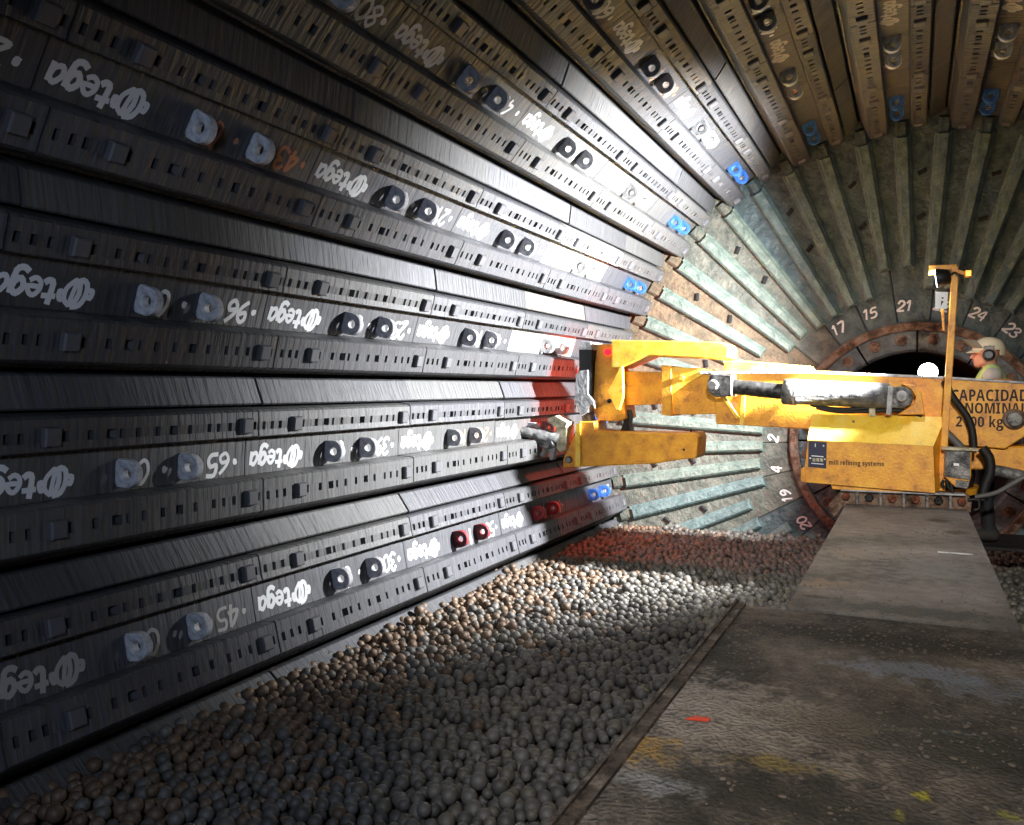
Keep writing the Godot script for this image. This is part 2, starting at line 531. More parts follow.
func boss_mesh(a: float, r: float) -> ArrayMesh:      # square raised boss, centred at s = 0
	var st := sb()
	var rb := r + 0.004
	var lo := [Vector2(a - 0.70, -0.040), Vector2(a + 0.70, -0.040), Vector2(a + 0.70, 0.040), Vector2(a - 0.70, 0.040)]
	var hi := [Vector2(a - 0.60, -0.033), Vector2(a + 0.60, -0.033), Vector2(a + 0.60, 0.033), Vector2(a - 0.60, 0.033)]
	var h := r - 0.032 / S
	for i in 4:
		var j := (i + 1) % 4
		quad(st, cp(lo[i].x, rb, lo[i].y), cp(lo[j].x, rb, lo[j].y), cp(lo[j].x, h + 0.008 / S, lo[j].y), cp(lo[i].x, h + 0.008 / S, lo[i].y))
		quad(st, cp(lo[i].x, h + 0.008 / S, lo[i].y), cp(lo[j].x, h + 0.008 / S, lo[j].y), cp(hi[j].x, h, hi[j].y), cp(hi[i].x, h, hi[i].y))
	quad(st, cp(hi[0].x, h, hi[0].y), cp(hi[1].x, h, hi[1].y), cp(hi[2].x, h, hi[2].y), cp(hi[3].x, h, hi[3].y))
	return done(st)

func lug_mesh(face: Color, rim: Color) -> ArrayMesh:   # D-shaped lifting lug with an eye, standing on the plate, base at r = RV
	var st := sb()
	var n := 28
	var w := 0.068
	var hr := 0.026
	var t := 0.024
	var r0 := RV * S
	var outer := []
	var inner := []
	for i in n:
		var th := TAU * i / n
		var c := cos(th)
		var s := sin(th)
		var d := w
		if c < 0.0:
			d = minf(w * 1.0 / maxf(absf(c), 0.001), w / maxf(absf(s), 0.001))
		outer.append(Vector2(c * d, s * d))
		inner.append(Vector2(c * hr, s * hr))
	for i in n:
		var j := (i + 1) % n
		for side in [-1.0, 1.0]:
			st.set_color(face)
			quad(st, lp3(outer[i] * 0.94, side * t, w, r0), lp3(outer[j] * 0.94, side * t, w, r0), lp3(inner[j] * 1.45, side * t, w, r0), lp3(inner[i] * 1.45, side * t, w, r0))
			st.set_color(rim)
			quad(st, lp3(inner[i] * 1.45, side * t, w, r0), lp3(inner[j] * 1.45, side * t, w, r0), lp3(inner[j], side * (t - 0.008), w, r0), lp3(inner[i], side * (t - 0.008), w, r0))
			st.set_color(rim)
			quad(st, lp3(outer[i] * 0.94, side * t, w, r0), lp3(outer[j] * 0.94, side * t, w, r0), lp3(outer[j], side * (t - 0.005), w, r0), lp3(outer[i], side * (t - 0.005), w, r0))
		st.set_color(rim)
		quad(st, lp3(outer[i], -t + 0.005, w, r0), lp3(outer[j], -t + 0.005, w, r0), lp3(outer[j], t - 0.005, w, r0), lp3(outer[i], t - 0.005, w, r0))
		quad(st, lp3(inner[i], -t + 0.008, w, r0), lp3(inner[j], -t + 0.008, w, r0), lp3(inner[j], t - 0.008, w, r0), lp3(inner[i], t - 0.008, w, r0))
	return done(st)

func lp3(p: Vector2, s: float, w: float, r0: float) -> Vector3:
	return Vector3(r0 - (p.x + w - 0.004), p.y, -s)

func build_shell():
	var root := base("wall_shell", Vector3.ZERO, "curved mill shell lined with rows of black ribbed liner plates", "", "", "structure")
	# outer steel shell with thickness
	var st := sb()
	var n := 104
	st.set_smooth_group(0)
	for i in n:
		var a := 360.0 * i / n
		var b := 360.0 * (i + 1) / n
		quad(st, cp(a, 1.086, -0.9 * S), cp(b, 1.086, -0.9 * S), cp(b, 1.086, 3.2 * S), cp(a, 1.086, 3.2 * S))
		quad(st, cp(a, 1.13, -0.9 * S), cp(b, 1.13, -0.9 * S), cp(b, 1.13, 3.2 * S), cp(a, 1.13, 3.2 * S))
	inst(root, "shell_plate", done(st), M.backing)
	var lower_beads := []
	var upper_beads := []
	for v in 3:
		lower_beads.append(bead_mesh([Vector2(1.55, 1.03), Vector2(1.62, 0.988), Vector2(1.80, 0.984)], [Vector2(4.75, 0.984), Vector2(4.98, 0.990), Vector2(5.72, 1.046), Vector2(5.95, 1.048), Vector2(5.98, 1.08)], 2.95, 3.75, 0.984, 100 + v))
		upper_beads.append(bead_mesh([Vector2(-4.85, 1.05), Vector2(-4.80, 1.006), Vector2(-4.62, 1.001)], [Vector2(-2.36, 0.997), Vector2(-2.20, 1.003), Vector2(-2.05, 1.03)], -3.72, -2.95, 0.999, 200 + v))
	st = sb()
	sweep(st, [Vector2(-2.25, RV + 0.004), Vector2(-2.0, RV), Vector2(-0.2, RV), Vector2(1.5, RV), Vector2(1.75, RV + 0.004)], 0.004, LP - 0.004)
	var valley := done(st, true)
	var fillers := []
	for v in 2:
		st = sb()
		var d := 0.0 if v == 0 else 0.003
		sweep(st, [Vector2(-7.5, 1.08), Vector2(-7.48, 1.040 + d), Vector2(-7.38, 1.036 + d), Vector2(-5.30, 1.014 + d), Vector2(-5.12, 1.017 + d), Vector2(-5.08, 1.06)], 0.005, LP - 0.005)
		fillers.append(done(st, true))
	var boss_lo := boss_mesh(3.30, 0.984)
	var boss_up := boss_mesh(-3.40, 0.999)
	var steel := Color(0.56, 0.56, 0.60)
	var pale := Color(0.62, 0.62, 0.62)
	var lugs := {
		"grey": lug_mesh(steel, pale),
		"pale": lug_mesh(Color(0.74, 0.76, 0.80), Color(0.80, 0.81, 0.83)),
		"white": lug_mesh(Color(0.74, 0.74, 0.73), Color(0.78, 0.78, 0.77)),
		"blue": lug_mesh(Color(0.028, 0.13, 0.50), Color(0.035, 0.17, 0.58)),
		"maroon": lug_mesh(Color(0.10, 0.012, 0.016), Color(0.42, 0.05, 0.06)),
		"red": lug_mesh(Color(0.50, 0.03, 0.035), Color(0.60, 0.10, 0.10)),
	}
	var lugname := {"grey": "grey steel lifting lug with a pale worn rim", "pale": "pale grey lifting lug", "white": "white painted lifting lug", "blue": "blue painted lifting lug", "maroon": "dark red painted lifting lug", "red": "red painted lifting lug"}
	# words are painted upside down
	var logo := sb()
	var convl := func(p: Vector2, lift: float) -> Vector3:
		return cp(-0.55 + rad_to_deg(p.y / (RV * S)), RV - lift / S, 0.485 - p.x)
	write(logo, "Ltega", 0.100, 0.025, convl, 0.002)
	var logo_mesh := done(logo)
	var nums := {"0,0": ".45.", "1,0": ".65.", "2,0": ".96.", "0,1": ".30", "1,1": ".39.", "2,1": ".25.", "3,1": ".21.", "4,1": ". 48", "1,2": ".24.", "2,2": ". 41", "3,2": ". 14", "4,2": "92"}
	for k in range(-1, 15):
		var row := k
		var ang := deg_to_rad(ROW0 - DPHI * k)
		for c in range(-1, 5):
			var zs := (Z0 + PER * c) * S
			var mt: Material = M["rubber%d" % ((k * 5 + c * 3 + 30) % 3)]
			var mt2: Material = M["rubber%d" % ((k * 3 + c * 7 + 31) % 3)]
			var vm := mt
			var um := mt2
			var lm := mt
			if c == 3 and row == 3:
				vm = M.whitewash; um = M.whitewash
			elif c == 3 and row == 2:
				vm = M.whitewash
			elif c == 2 and row >= 5 and row <= 6:
				um = M.dusty_rubber
			var plate := inst(root, "liner_plate", valley, vm)
			plate.position = Vector3(0, 0, -zs)
			plate.rotation.z = ang + rng.randf_range(-0.0007, 0.0007)
			inst(plate, "bead", lower_beads[(k + c + 8) % 3], lm)
			inst(plate, "bead", upper_beads[(k * 2 + c + 8) % 3], um)
			for f in [0.195, 0.932]:
				var b1 := inst(plate, "boss", boss_lo, M.bossm)
				b1.position.z = -f * LP
				var b2 := inst(plate, "boss", boss_up, M.bossm)
				b2.position.z = -f * LP
			var kind := "grey"
			if c <= 0: kind = "pale"
			if c == 3: kind = "white"
			if c == 4: kind = "blue"
			if row == 0 and c == 2: kind = "maroon"
			if row == 0 and c == 3: kind = "red"
			if row == 1 and c == 3: kind = "grey"
			for d in [0.224, 0.338]:
				var lg := inst(plate, "lifting_lug", lugs[kind], M.lug)
				lg.position.z = -d * S
				lg.set_meta("label", lugname[kind])
			# painted marks
			if row < 11:
				var key := "%d,%d" % [row, c]
				var pm: Material = M.paint_white
				if row == 0 and c == 0 or c >= 3: pm = M.paint_faded
				var lt := inst(plate, "painted_logo", logo_mesh, M.paint_faded if c == 3 else pm)
				if c == 4 or (c == -1 and row != 1): lt.queue_free()
				var ns := sb()
				var txt: String = nums.get(key, ".%d." % (12 + posmod(row * 37 + c * 23, 80)))
				var conv := func(p: Vector2, lift: float) -> Vector3:
					return cp(-0.75 + rad_to_deg(p.y / (RV * S)), RV - lift / S, LP - 0.04 - p.x)
				write(ns, txt, 0.115, 0.021, conv, 0.004)
				var conv2 := func(p: Vector2, lift: float) -> Vector3:
					return cp(-0.75 + rad_to_deg(p.y / (RV * S)), RV - lift / S, 1.08 - p.x)
				write(ns, ". C" if c < 2 else "1", 0.115, 0.022, conv2, 0.004)
				var faded: bool = (row * 7 + c * 5) % 4 == 1
				inst(plate, "painted_number", done(ns), M.paint_orange if (faded and c != 1) else pm)
			# filler bar between this row and the next one
			var fm: Material = M["rubber%d" % ((k * 2 + c + 31) % 3)]
			if c == 3 and row == 2: fm = M.dusty_rubber
			var fl := inst(root, "filler_bar", fillers[(k + c + 8) % 2], fm)
			fl.position = Vector3(0, 0, -zs - 0.08)
			if c == 4: 
				fl.position.z = -zs - 0.0
			fl.rotation.z = ang
	print("shell done")

# ------------------------------------------------------------------ far head
const ZH := 3.062
func hp(a: float, r: float, lift: float) -> Vector3:    # point on the head, lift towards the camera in metres
	var t := deg_to_rad(a)
	return Vector3(r * S * cos(t), r * S * sin(t), -ZH * S + lift)

func hblock(st: SurfaceTool, q: Array, lo: float, hi: float, bev: float):   # q: four [a, r], bevelled block
	var c := Vector2.ZERO
	for p in q: c += Vector2(p[0], p[1]) * 0.25
	var t := []
	for p in q:
		var rr: float = p[1]
		var da := rad_to_deg(bev / (rr * S))
		t.append([p[0] - sign(p[0] - c.x) * da, p[1] - sign(p[1] - c.y) * bev / S])
	for i in 4:
		var j := (i + 1) % 4
		quad(st, hp(q[i][0], q[i][1], lo), hp(q[j][0], q[j][1], lo), hp(q[j][0], q[j][1], hi - bev), hp(q[i][0], q[i][1], hi - bev))
		quad(st, hp(q[i][0], q[i][1], hi - bev), hp(q[j][0], q[j][1], hi - bev), hp(t[j][0], t[j][1], hi), hp(t[i][0], t[i][1], hi))
	quad(st, hp(t[0][0], t[0][1], hi), hp(t[1][0], t[1][1], hi), hp(t[2][0], t[2][1], hi), hp(t[3][0], t[3][1], hi))

func build_head():
	var root := base("wall_far", Vector3.ZERO, "round end wall of the mill with radial steel lifter bars", "", "", "structure")
	var st := sb()
	var n := 72
	for i in n:
		var a := 360.0 * i / n
		var b := 360.0 * (i + 1) / n
		quad(st, hp(a, 0.30, -0.16), hp(b, 0.30, -0.16), hp(b, 1.12, -0.16), hp(a, 1.12, -0.16))
		quad(st, hp(a, 0.30, -0.26), hp(b, 0.30, -0.26), hp(b, 1.12, -0.26), hp(a, 1.12, -0.26))
	inst(root, "head_plate", done(st), M.backing)
	# one wedge, its bars and dark slot blocks, centred on angle 0
	st = sb()
	hblock(st, [[-4.80, 0.387], [8.85, 0.387], [8.88, 1.06], [-4.83, 1.06]], -0.15, 0.0, 0.012)
	var wedge := done(st)
	var bars := []
	for v in 4:
		st = sb()
		var r0: float = [0.475, 0.49, 0.56, 0.48][v]
		var aa := 1.15 * 0.72 / r0
		hblock(st, [[-aa * 1.35, r0], [aa * 1.35, r0], [1.6, 0.985], [-1.6, 0.985]], -0.01, 0.022, 0.012)
		hblock(st, [[-aa, r0], [aa, r0], [1.15, 0.975], [-1.15, 0.975]], -0.01, 0.090, 0.022)
		bars.append(done(st))
	var tails := []
	st = sb()
	hblock(st, [[-1.1, 0.965], [1.1, 0.965], [1.1, 1.03], [-1.1, 1.03]], -0.01, 0.05, 0.03)
	var tail := done(st)
	st = sb()
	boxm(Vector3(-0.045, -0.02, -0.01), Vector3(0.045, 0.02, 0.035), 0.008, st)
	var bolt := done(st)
	var numbers := {21: 94.1, 22: 80.2, 24: 66.2, 23: 52.2, 15: 107.8, 17: 121.6, 2: 180.6, 4: 194.9, 19: 207.9, 20: 223.5}
	for k in range(-12, 14):
		var c := ROW0 - DPHI * k - 4.2
		var hm: Material = M.head0
		var bm: Material = M.bar0
		if k == 2 or k == 3: hm = M.head2
		elif k >= -1 and k <= 4: hm = M.head1
		if k >= 0 and k <= 4: bm = M.bar1
		var w := Node3D.new()
		var pl_ := inst(root, "head_liner", wedge, hm)
		w.free()
		pl_.rotation.z = deg_to_rad(c)
		for sgn in [-1.0, 1.0]:
			var b := inst(pl_, "lifter_bar", bars[(k * 3 + (1 if sgn > 0 else 0) + 40) % 4], bm)
			b.rotation.z = deg_to_rad(3.5 * sgn)
			var tl := inst(pl_, "bar_end", tail, hm)
			tl.rotation.z = deg_to_rad(3.5 * sgn)
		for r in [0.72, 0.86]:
			var bo := inst(pl_, "bolt", bolt, M.slot_dark)  # raised block, its dark colour stands in for the shade in a slot
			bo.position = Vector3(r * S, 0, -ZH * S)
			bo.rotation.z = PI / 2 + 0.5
		for nm in numbers:
			if absf(fposmod(numbers[nm] - (c + 4.6) + 180.0, 360.0) - 180.0) < 5.0:
				var ns := sb()
				var ca: float = c
				var conv := func(p: Vector2, lift: float) -> Vector3:
					var o := Vector3(0.437 * S, deg_to_rad(4.9) * 0.437 * S, -ZH * S + lift + 0.002)
					# upright when seen at the top of the mill, tops pointing outwards
					return o + Vector3(p.y - 0.05, -(p.x - 0.09), 0)
				write(ns, str(nm), 0.105, 0.020, conv, 0.003)
				inst(pl_, "painted_number", done(ns), M.paint_white)
	# trunnion flange ring and the segments inside it
	var ring := base("trunnion_ring", Vector3.ZERO, "rusty bolted steel ring around the opening in the mill end wall", "ring")
	st = sb()
	var prof := [[0.358, 0.02], [0.358, 0.075], [0.362, 0.085], [0.380, 0.085], [0.386, 0.07], [0.386, 0.0]]
	for i in 96:
		var a := 360.0 * i / 96
		var b := 360.0 * (i + 1) / 96
		for j in prof.size() - 1:
			quad(st, hp(a, prof[j][0], prof[j][1]), hp(b, prof[j][0], prof[j][1]), hp(b, prof[j + 1][0], prof[j + 1][1]), hp(a, prof[j + 1][0], prof[j + 1][1]))
	inst(ring, "flange", done(st), M.rust)
	for q in 12:
		st = sb()
		for i in 5:
			var a := 30.0 * q + 0.5 + 5.8 * i
			var b := a + 5.8
			var pr := [[0.292, -0.35], [0.292, -0.03], [0.300, 0.0], [0.354, 0.03], [0.357, 0.03]]
			for j in pr.size() - 1:
				quad(st, hp(a, pr[j][0], pr[j][1]), hp(b, pr[j][0], pr[j][1]), hp(b, pr[j + 1][0], pr[j + 1][1]), hp(a, pr[j + 1][0], pr[j + 1][1]))
		var sg := inst(ring, "segment", done(st), M.trunnion)
		for t in [8.0, 22.0]:
			var bs := sb()
			var c3 := hp(30.0 * q + t, 0.332, 0.016)
			tube([c3, c3 + Vector3(0, 0, 0.014), c3 + Vector3(0, 0, 0.018)], [0.062, 0.062, 0.054], 18, bs)
			tube([c3, c3 + Vector3(0, 0, 0.03), c3 + Vector3(0, 0, 0.036)], [0.034, 0.034, 0.026], 6, bs)
			inst(sg, "bolt", done(bs), M.rust)
	# bolts on the flange
	for i in 30:
		var bs := sb()
		var c3 := hp(12.0 * i + 5.0, 0.371, 0.083)
		tube([c3, c3 + Vector3(0, 0, 0.012)], [0.02], 6, bs)
		inst(ring, "flange_bolt", done(bs), M.rust)
	# dark tunnel behind the opening
	st = sb()
	st.set_smooth_group(0)
	for i in 48:
		var a := 360.0 * i / 48
		var b := 360.0 * (i + 1) / 48
		quad(st, hp(a, 0.293, -0.3), hp(b, 0.293, -0.3), hp(b, 0.27, -2.2), hp(a, 0.27, -2.2))
		tri(st, hp(0, 0, -2.2), hp(a, 0.27, -2.2), hp(b, 0.27, -2.2))
	var tn := inst(self, "trim_1", done(st), M.dark_steel)
	meta(tn, "dark steel tunnel behind the round opening of the end wall", "", "", "structure")
	print("head done")

func build_near_end():
	var st := sb()
	for i in 72:
		var a := 360.0 * i / 72
		var b := 360.0 * (i + 1) / 72
		quad(st, cp(a, 0.0, -0.9 * S), cp(b, 0.0, -0.9 * S), cp(b, 1.13, -0.9 * S), cp(a, 1.13, -0.9 * S))
		quad(st, cp(a, 0.0, -0.93 * S), cp(b, 0.0, -0.93 * S), cp(b, 1.13, -0.93 * S), cp(a, 1.13, -0.93 * S))
	var w := inst(self, "wall_near", done(st), M.backing)
	meta(w, "plain dark end wall of the mill", "", "", "structure")

# ------------------------------------------------------------------ grinding balls
func build_charge():
	var bedm := sb()
	boxm(Vector3(-1.05 * S, CHARGE * S - 0.30, -3.06 * S), Vector3(1.05 * S, CHARGE * S - 0.115, 0.9 * S), 0.0, bedm)
	var bed := inst(self, "floor", done(bedm), M.bed)
	meta(bed, "dark packed bed of crushed ore under the grinding balls", "", "", "structure")
	var sp := SphereMesh.new()
	sp.radius = 0.5
	sp.height = 1.0
	sp.radial_segments = 14
	sp.rings = 8
	var nz := FastNoiseLite.new()
	nz.seed = 5
	nz.frequency = 0.9
	var all := []
	var pos := PackedVector3Array()
	var rad := PackedFloat32Array()
	var info := []
	var d0 := 0.070
	var g := RandomNumberGenerator.new()
	g.seed = 99
	for layer in 2:
		var pitch := d0 * 0.99
		var rowi := 0
		var z := 0.2 * S
		while z < 3.05 * S:
			var x := -1.02 * S + (0.5 * pitch if rowi % 2 == 0 else 0.0) + (0.25 * pitch if layer == 1 else 0.0)
			while x < 0.75 * S:
				var jx := x + g.randf_range(-0.036, 0.036)
				var jz := z + g.randf_range(-0.036, 0.036) + 0.3 * pitch * layer
				var d: float = d0 * g.randf_range(0.66, 1.12)
				var y := CHARGE * S - d0 * 0.5 + nz.get_noise_2d(jx, jz) * 0.035 - layer * 0.052 + g.randf_range(-0.010, 0.014)
				x += pitch
				var rr := sqrt(jx * jx + y * y)
				if rr > 1.075 * S - d * 0.5: continue
				# keep clear of the lowest plates
				if jz > 3.03 * S - d * 0.5: continue
				# nothing of the charge under the middle of the deck can be seen
				if jx > -0.12 * S and jx < 0.03 * S: continue
				if z < 1.1 * S and jx > -0.1 * S: continue
				var near := clampf((-jx / S - 0.62) / 0.30 + nz.get_noise_2d(jx * 2.0 + 40.0, jz * 2.0) * 0.7, 0.0, 1.0)
				var ti: int = g.randi() % 3
				if g.randf() < near * 0.85: ti = 3 + g.randi() % 2
				elif g.randf() < 0.2: ti = 5
				pos.append(Vector3(jx, y, -jz))
				rad.append(d * 0.5)
				info.append([ti, layer])
			z += pitch * 0.87
			rowi += 1
	# settle: push apart the balls that cut into each other
	for it in 11:
		var grid := {}
		for i in pos.size():
			var kk := Vector3i(pos[i] * 13.0)
			if grid.has(kk): grid[kk].append(i)
			else: grid[kk] = [i]
		for i in pos.size():
			var kk := Vector3i(pos[i] * 13.0)
			for dx in range(-1, 2):
				for dy in range(-1, 2):
					for dz in range(-1, 2):
						var q = grid.get(kk + Vector3i(dx, dy, dz))
						if q == null: continue
						for j in q:
							if j <= i: continue
							var dv: Vector3 = pos[j] - pos[i]
							var l := dv.length()
							var need: float = rad[i] + rad[j] + 0.0004
							if l >= need or l < 1e-5: continue
							if it < 10:
								var mv := dv * ((need - l) * 0.5 / l)
								if info[i][1] == info[j][1]: mv.y *= 0.6
								pos[i] -= mv
								pos[j] += mv
							elif rad[i] > rad[j]: rad[i] = maxf(0.014, l - rad[j] - 0.0004)
							else: rad[j] = maxf(0.014, l - rad[i] - 0.0004)
	for i in pos.size():
		var bs := Basis.from_euler(Vector3(g.randf() * TAU, g.randf() * TAU, 0)).scaled(Vector3.ONE * rad[i] * 2.0)
		bs = bs * Basis.from_scale(Vector3(1.0, g.randf_range(0.88, 1.0), g.randf_range(0.92, 1.0)))
		all.append([Transform3D(bs, pos[i]), info[i][0], info[i][1]])
	# the 300 that show largest
	var cand := []
	for i in all.size():
		var a = all[i]
		if a[2] != 0: continue
		var q := proj(a[0].origin)
		if q.z < 0.5 or q.x < 4 or q.x > 1020 or q.y > 821: continue
		var edge := 555.0 + (825.0 - q.y) * 0.818
		if q.x > edge - 8: continue
		cand.append([q.z, i])
	cand.sort_custom(func(a, b): return a[0] < b[0])
	var single := {}
	for i in mini(300, cand.size()):
		var a = all[cand[i][1]]
		single[cand[i][1]] = true
		var rusty: bool = a[1] == 3 or a[1] == 4  # true for the two brown tones, more frequent towards the left wall
		var o := inst(self, "grinding_ball", sp, M["ball%d" % a[1]])
		o.transform = a[0]
		if rusty: meta(o, "brown worn steel grinding ball lying on top of the ball charge", "ball", "brown grinding balls on top of the charge")
		else: meta(o, "dull grey worn steel grinding ball lying on top of the ball charge", "ball", "grey grinding balls on top of the charge")
	var mm := MultiMesh.new()
	mm.transform_format = MultiMesh.TRANSFORM_3D
	mm.use_colors = true
	mm.mesh = sp
	mm.instance_count = all.size() - single.size()
	var k := 0
	for i in all.size():
		if single.has(i): continue
		mm.set_instance_transform(k, all[i][0])
		var c := ball_tone(all[i][1])
		var f := g.randf_range(0.8, 1.25)
		mm.set_instance_color(k, Color(c.r * f, c.g * f, c.b * f))
		k += 1
	var mi := MultiMeshInstance3D.new()
	mi.name = "ball_charge"
	mi.multimesh = mm
	mi.material_override = M.ball
	add_child(mi, true)
	meta(mi, "charge of thousands of worn steel grinding balls filling the mill bottom", "balls", "", "stuff")
	print("balls ", all.size())

# ------------------------------------------------------------------ deck
func deck_texture(x0: float, x1: float, z0: float, z1: float, blobs: Array, sd: int, ramp: Array) -> Array:
	var w := 768
	var h := 1024
	var n1 := FastNoiseLite.new(); n1.seed = sd; n1.frequency = 1.1; n1.fractal_octaves = 5
	var n2 := FastNoiseLite.new(); n2.seed = sd + 3; n2.frequency = 9.0; n2.fractal_octaves = 4
	var n3 := FastNoiseLite.new(); n3.seed = sd + 5; n3.frequency = 45.0; n3.fractal_octaves = 2
	var im := Image.create(w, h, false, Image.FORMAT_RGB8)
	var hm := Image.create(w, h, false, Image.FORMAT_RGB8)
	var m := ramp.size() - 1
	for y in h:
		var z := lerpf(z0, z1, (y + 0.5) / h)
		for x in w:
			var xx := lerpf(x0, x1, (x + 0.5) / w)
			var a := n1.get_noise_2d(xx, z)
			var b := n2.get_noise_2d(xx, z)
			var c := n3.get_noise_2d(xx, z)
			var v := clampf(0.48 + a * 0.75 + b * 0.35 + c * 0.18, 0.0, 0.9999) * m
			var i := int(v)
			var col: Color = (ramp[i] as Color).lerp(ramp[i + 1], v - i)
			for bl in blobs:
				var dx: float = (xx - bl[0]) / bl[2]
				var dz: float = (z - bl[1]) / bl[3]
				var q := 1.0 - sqrt(dx * dx + dz * dz) + b * 0.75 + c * 0.35
				if q > 0.0:
					col = col.lerp(bl[4], clampf(q * 2.2, 0.0, 1.0) * bl[5])
			im.set_pixel(x, y, col)
			var hh := clampf(0.5 + b * 0.25 + c * 0.55, 0.0, 1.0)
			hm.set_pixel(x, y, Color(hh, hh, hh))
	hm.bump_map_to_normal_map(4.0)
	return [ImageTexture.create_from_image(im), ImageTexture.create_from_image(hm)]

func top_plate(x0: float, x1: float, z0: float, z1: float, y: float, th: float) -> ArrayMesh:
	var st := sb()
	var a := Vector3(x0, y, -z0); var b := Vector3(x1, y, -z0); var c := Vector3(x1, y, -z1); var d := Vector3(x0, y, -z1)
	var dn := Vector3(0, -th, 0)
	quv(st, a, Vector2(0, 0), d, Vector2(0, 1), c, Vector2(1, 1), b, Vector2(1, 0))
	quv(st, a + dn, Vector2(0, 0), b + dn, Vector2(1, 0), c + dn, Vector2(1, 1), d + dn, Vector2(0, 1))
	var p := [a, b, c, d]
	var u := [Vector2(0, 0), Vector2(1, 0), Vector2(1, 1), Vector2(0, 1)]
	for i in 4:
		var j := (i + 1) % 4
		quv(st, p[i], u[i], p[j], u[j], p[j] + dn, u[j] * 0.98, p[i] + dn, u[i] * 0.98)
	return done(st, true)

func build_deck():
	var y := DECK * S
	var x0 := -0.2125 * S; var x1 := 0.36 * S; var z0 := 0.1 * S; var z1 := 1.143 * S
	var root := base("access_deck", Vector3(0.05 * S, CHARGE * S, -0.6 * S), "wide dirt-covered steel deck with a raised angle-iron left edge", "deck")
	var inv := -root.position
	var bl := []  # stains, plus pale lit patches and the shadow band painted into the colour
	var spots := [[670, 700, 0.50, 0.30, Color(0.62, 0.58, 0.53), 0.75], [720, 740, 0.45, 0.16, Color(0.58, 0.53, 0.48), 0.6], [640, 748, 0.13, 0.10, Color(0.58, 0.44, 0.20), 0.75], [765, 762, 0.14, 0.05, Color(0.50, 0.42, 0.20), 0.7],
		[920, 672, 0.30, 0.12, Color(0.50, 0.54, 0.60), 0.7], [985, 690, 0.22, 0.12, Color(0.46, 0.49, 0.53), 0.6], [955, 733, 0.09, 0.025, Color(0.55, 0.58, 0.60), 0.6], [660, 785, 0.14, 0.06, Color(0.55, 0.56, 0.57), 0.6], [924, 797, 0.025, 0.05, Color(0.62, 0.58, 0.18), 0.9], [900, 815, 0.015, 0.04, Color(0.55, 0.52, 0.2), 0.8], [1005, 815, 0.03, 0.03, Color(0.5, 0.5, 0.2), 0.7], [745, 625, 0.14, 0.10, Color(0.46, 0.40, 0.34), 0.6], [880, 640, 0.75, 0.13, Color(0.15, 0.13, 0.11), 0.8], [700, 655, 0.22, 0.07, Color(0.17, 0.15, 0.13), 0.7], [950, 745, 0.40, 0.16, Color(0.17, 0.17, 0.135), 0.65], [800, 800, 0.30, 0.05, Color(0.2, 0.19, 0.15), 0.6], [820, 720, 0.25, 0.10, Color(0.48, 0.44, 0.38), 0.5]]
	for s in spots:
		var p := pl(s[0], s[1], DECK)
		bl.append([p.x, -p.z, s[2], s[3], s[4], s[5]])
	var ramp := [Color(0.16, 0.145, 0.125), Color(0.29, 0.265, 0.235), Color(0.42, 0.385, 0.345), Color(0.56, 0.515, 0.465)]
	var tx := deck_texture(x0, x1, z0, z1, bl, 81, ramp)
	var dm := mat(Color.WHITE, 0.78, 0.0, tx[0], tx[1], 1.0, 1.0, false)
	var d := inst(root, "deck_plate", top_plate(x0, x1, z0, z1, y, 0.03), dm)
	d.position = inv
	var st := sb()
	boxm(Vector3(x0 - 0.012, y - 0.10, -z1), Vector3(x0 + 0.0, y + 0.022, -z0), 0.003, st)
	boxm(Vector3(x0 - 0.012, y - 0.005, -z1), Vector3(x0 + 0.035, y + 0.012, -z0), 0.003, st)
	var ed := inst(root, "edge_angle", done(st), M.deck_edge)
	ed.position = inv
	for xx in [-0.17, 0.0, 0.17, 0.33]:
		st = sb()
		boxm(Vector3(xx * S - 0.05, y - 0.18, -z1 + 0.03), Vector3(xx * S + 0.05, y - 0.031, -z0 - 0.03), 0.008, st)
		var j := inst(root, "joist", done(st), M.dark_steel)
		j.position = inv
		for zz in [0.3, 1.05]:
			st = sb()
			boxm(Vector3(xx * S - 0.04, CHARGE * S - 0.13, -zz * S - 0.04), Vector3(xx * S + 0.04, y - 0.18, -zz * S + 0.04), 0.005, st)
			var pst := inst(root, "leg", done(st), M.dark_steel)
			pst.position = inv
	# bridge beam of the handler
	var bx0 := -0.153 * S; var bx1 := 0.107 * S; var bz0 := 1.150 * S; var bz1 := 2.248 * S
	var br := base("bridge_beam", Vector3(-0.02 * S, CHARGE * S, -1.7 * S), "flat dusty grey steel beam top leading to the yellow machine", "beam")
	inv = -br.position
	var b2 := []  # blotches, with the shadow at the near edge painted in as a dark band
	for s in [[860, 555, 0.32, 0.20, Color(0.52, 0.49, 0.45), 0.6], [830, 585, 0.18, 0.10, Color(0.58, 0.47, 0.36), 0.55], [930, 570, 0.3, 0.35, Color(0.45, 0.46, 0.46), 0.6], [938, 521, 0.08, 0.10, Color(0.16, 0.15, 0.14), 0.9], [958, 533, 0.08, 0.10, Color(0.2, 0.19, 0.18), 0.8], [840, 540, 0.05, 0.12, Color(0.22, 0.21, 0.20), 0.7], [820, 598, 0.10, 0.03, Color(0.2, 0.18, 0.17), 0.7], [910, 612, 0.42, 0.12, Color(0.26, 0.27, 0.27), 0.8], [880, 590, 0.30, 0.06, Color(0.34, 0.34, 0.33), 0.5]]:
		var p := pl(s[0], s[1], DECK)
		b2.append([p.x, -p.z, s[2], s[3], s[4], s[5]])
	var ramp2 := [Color(0.26, 0.25, 0.24), Color(0.40, 0.385, 0.37), Color(0.47, 0.45, 0.43), Color(0.56, 0.54, 0.515)]
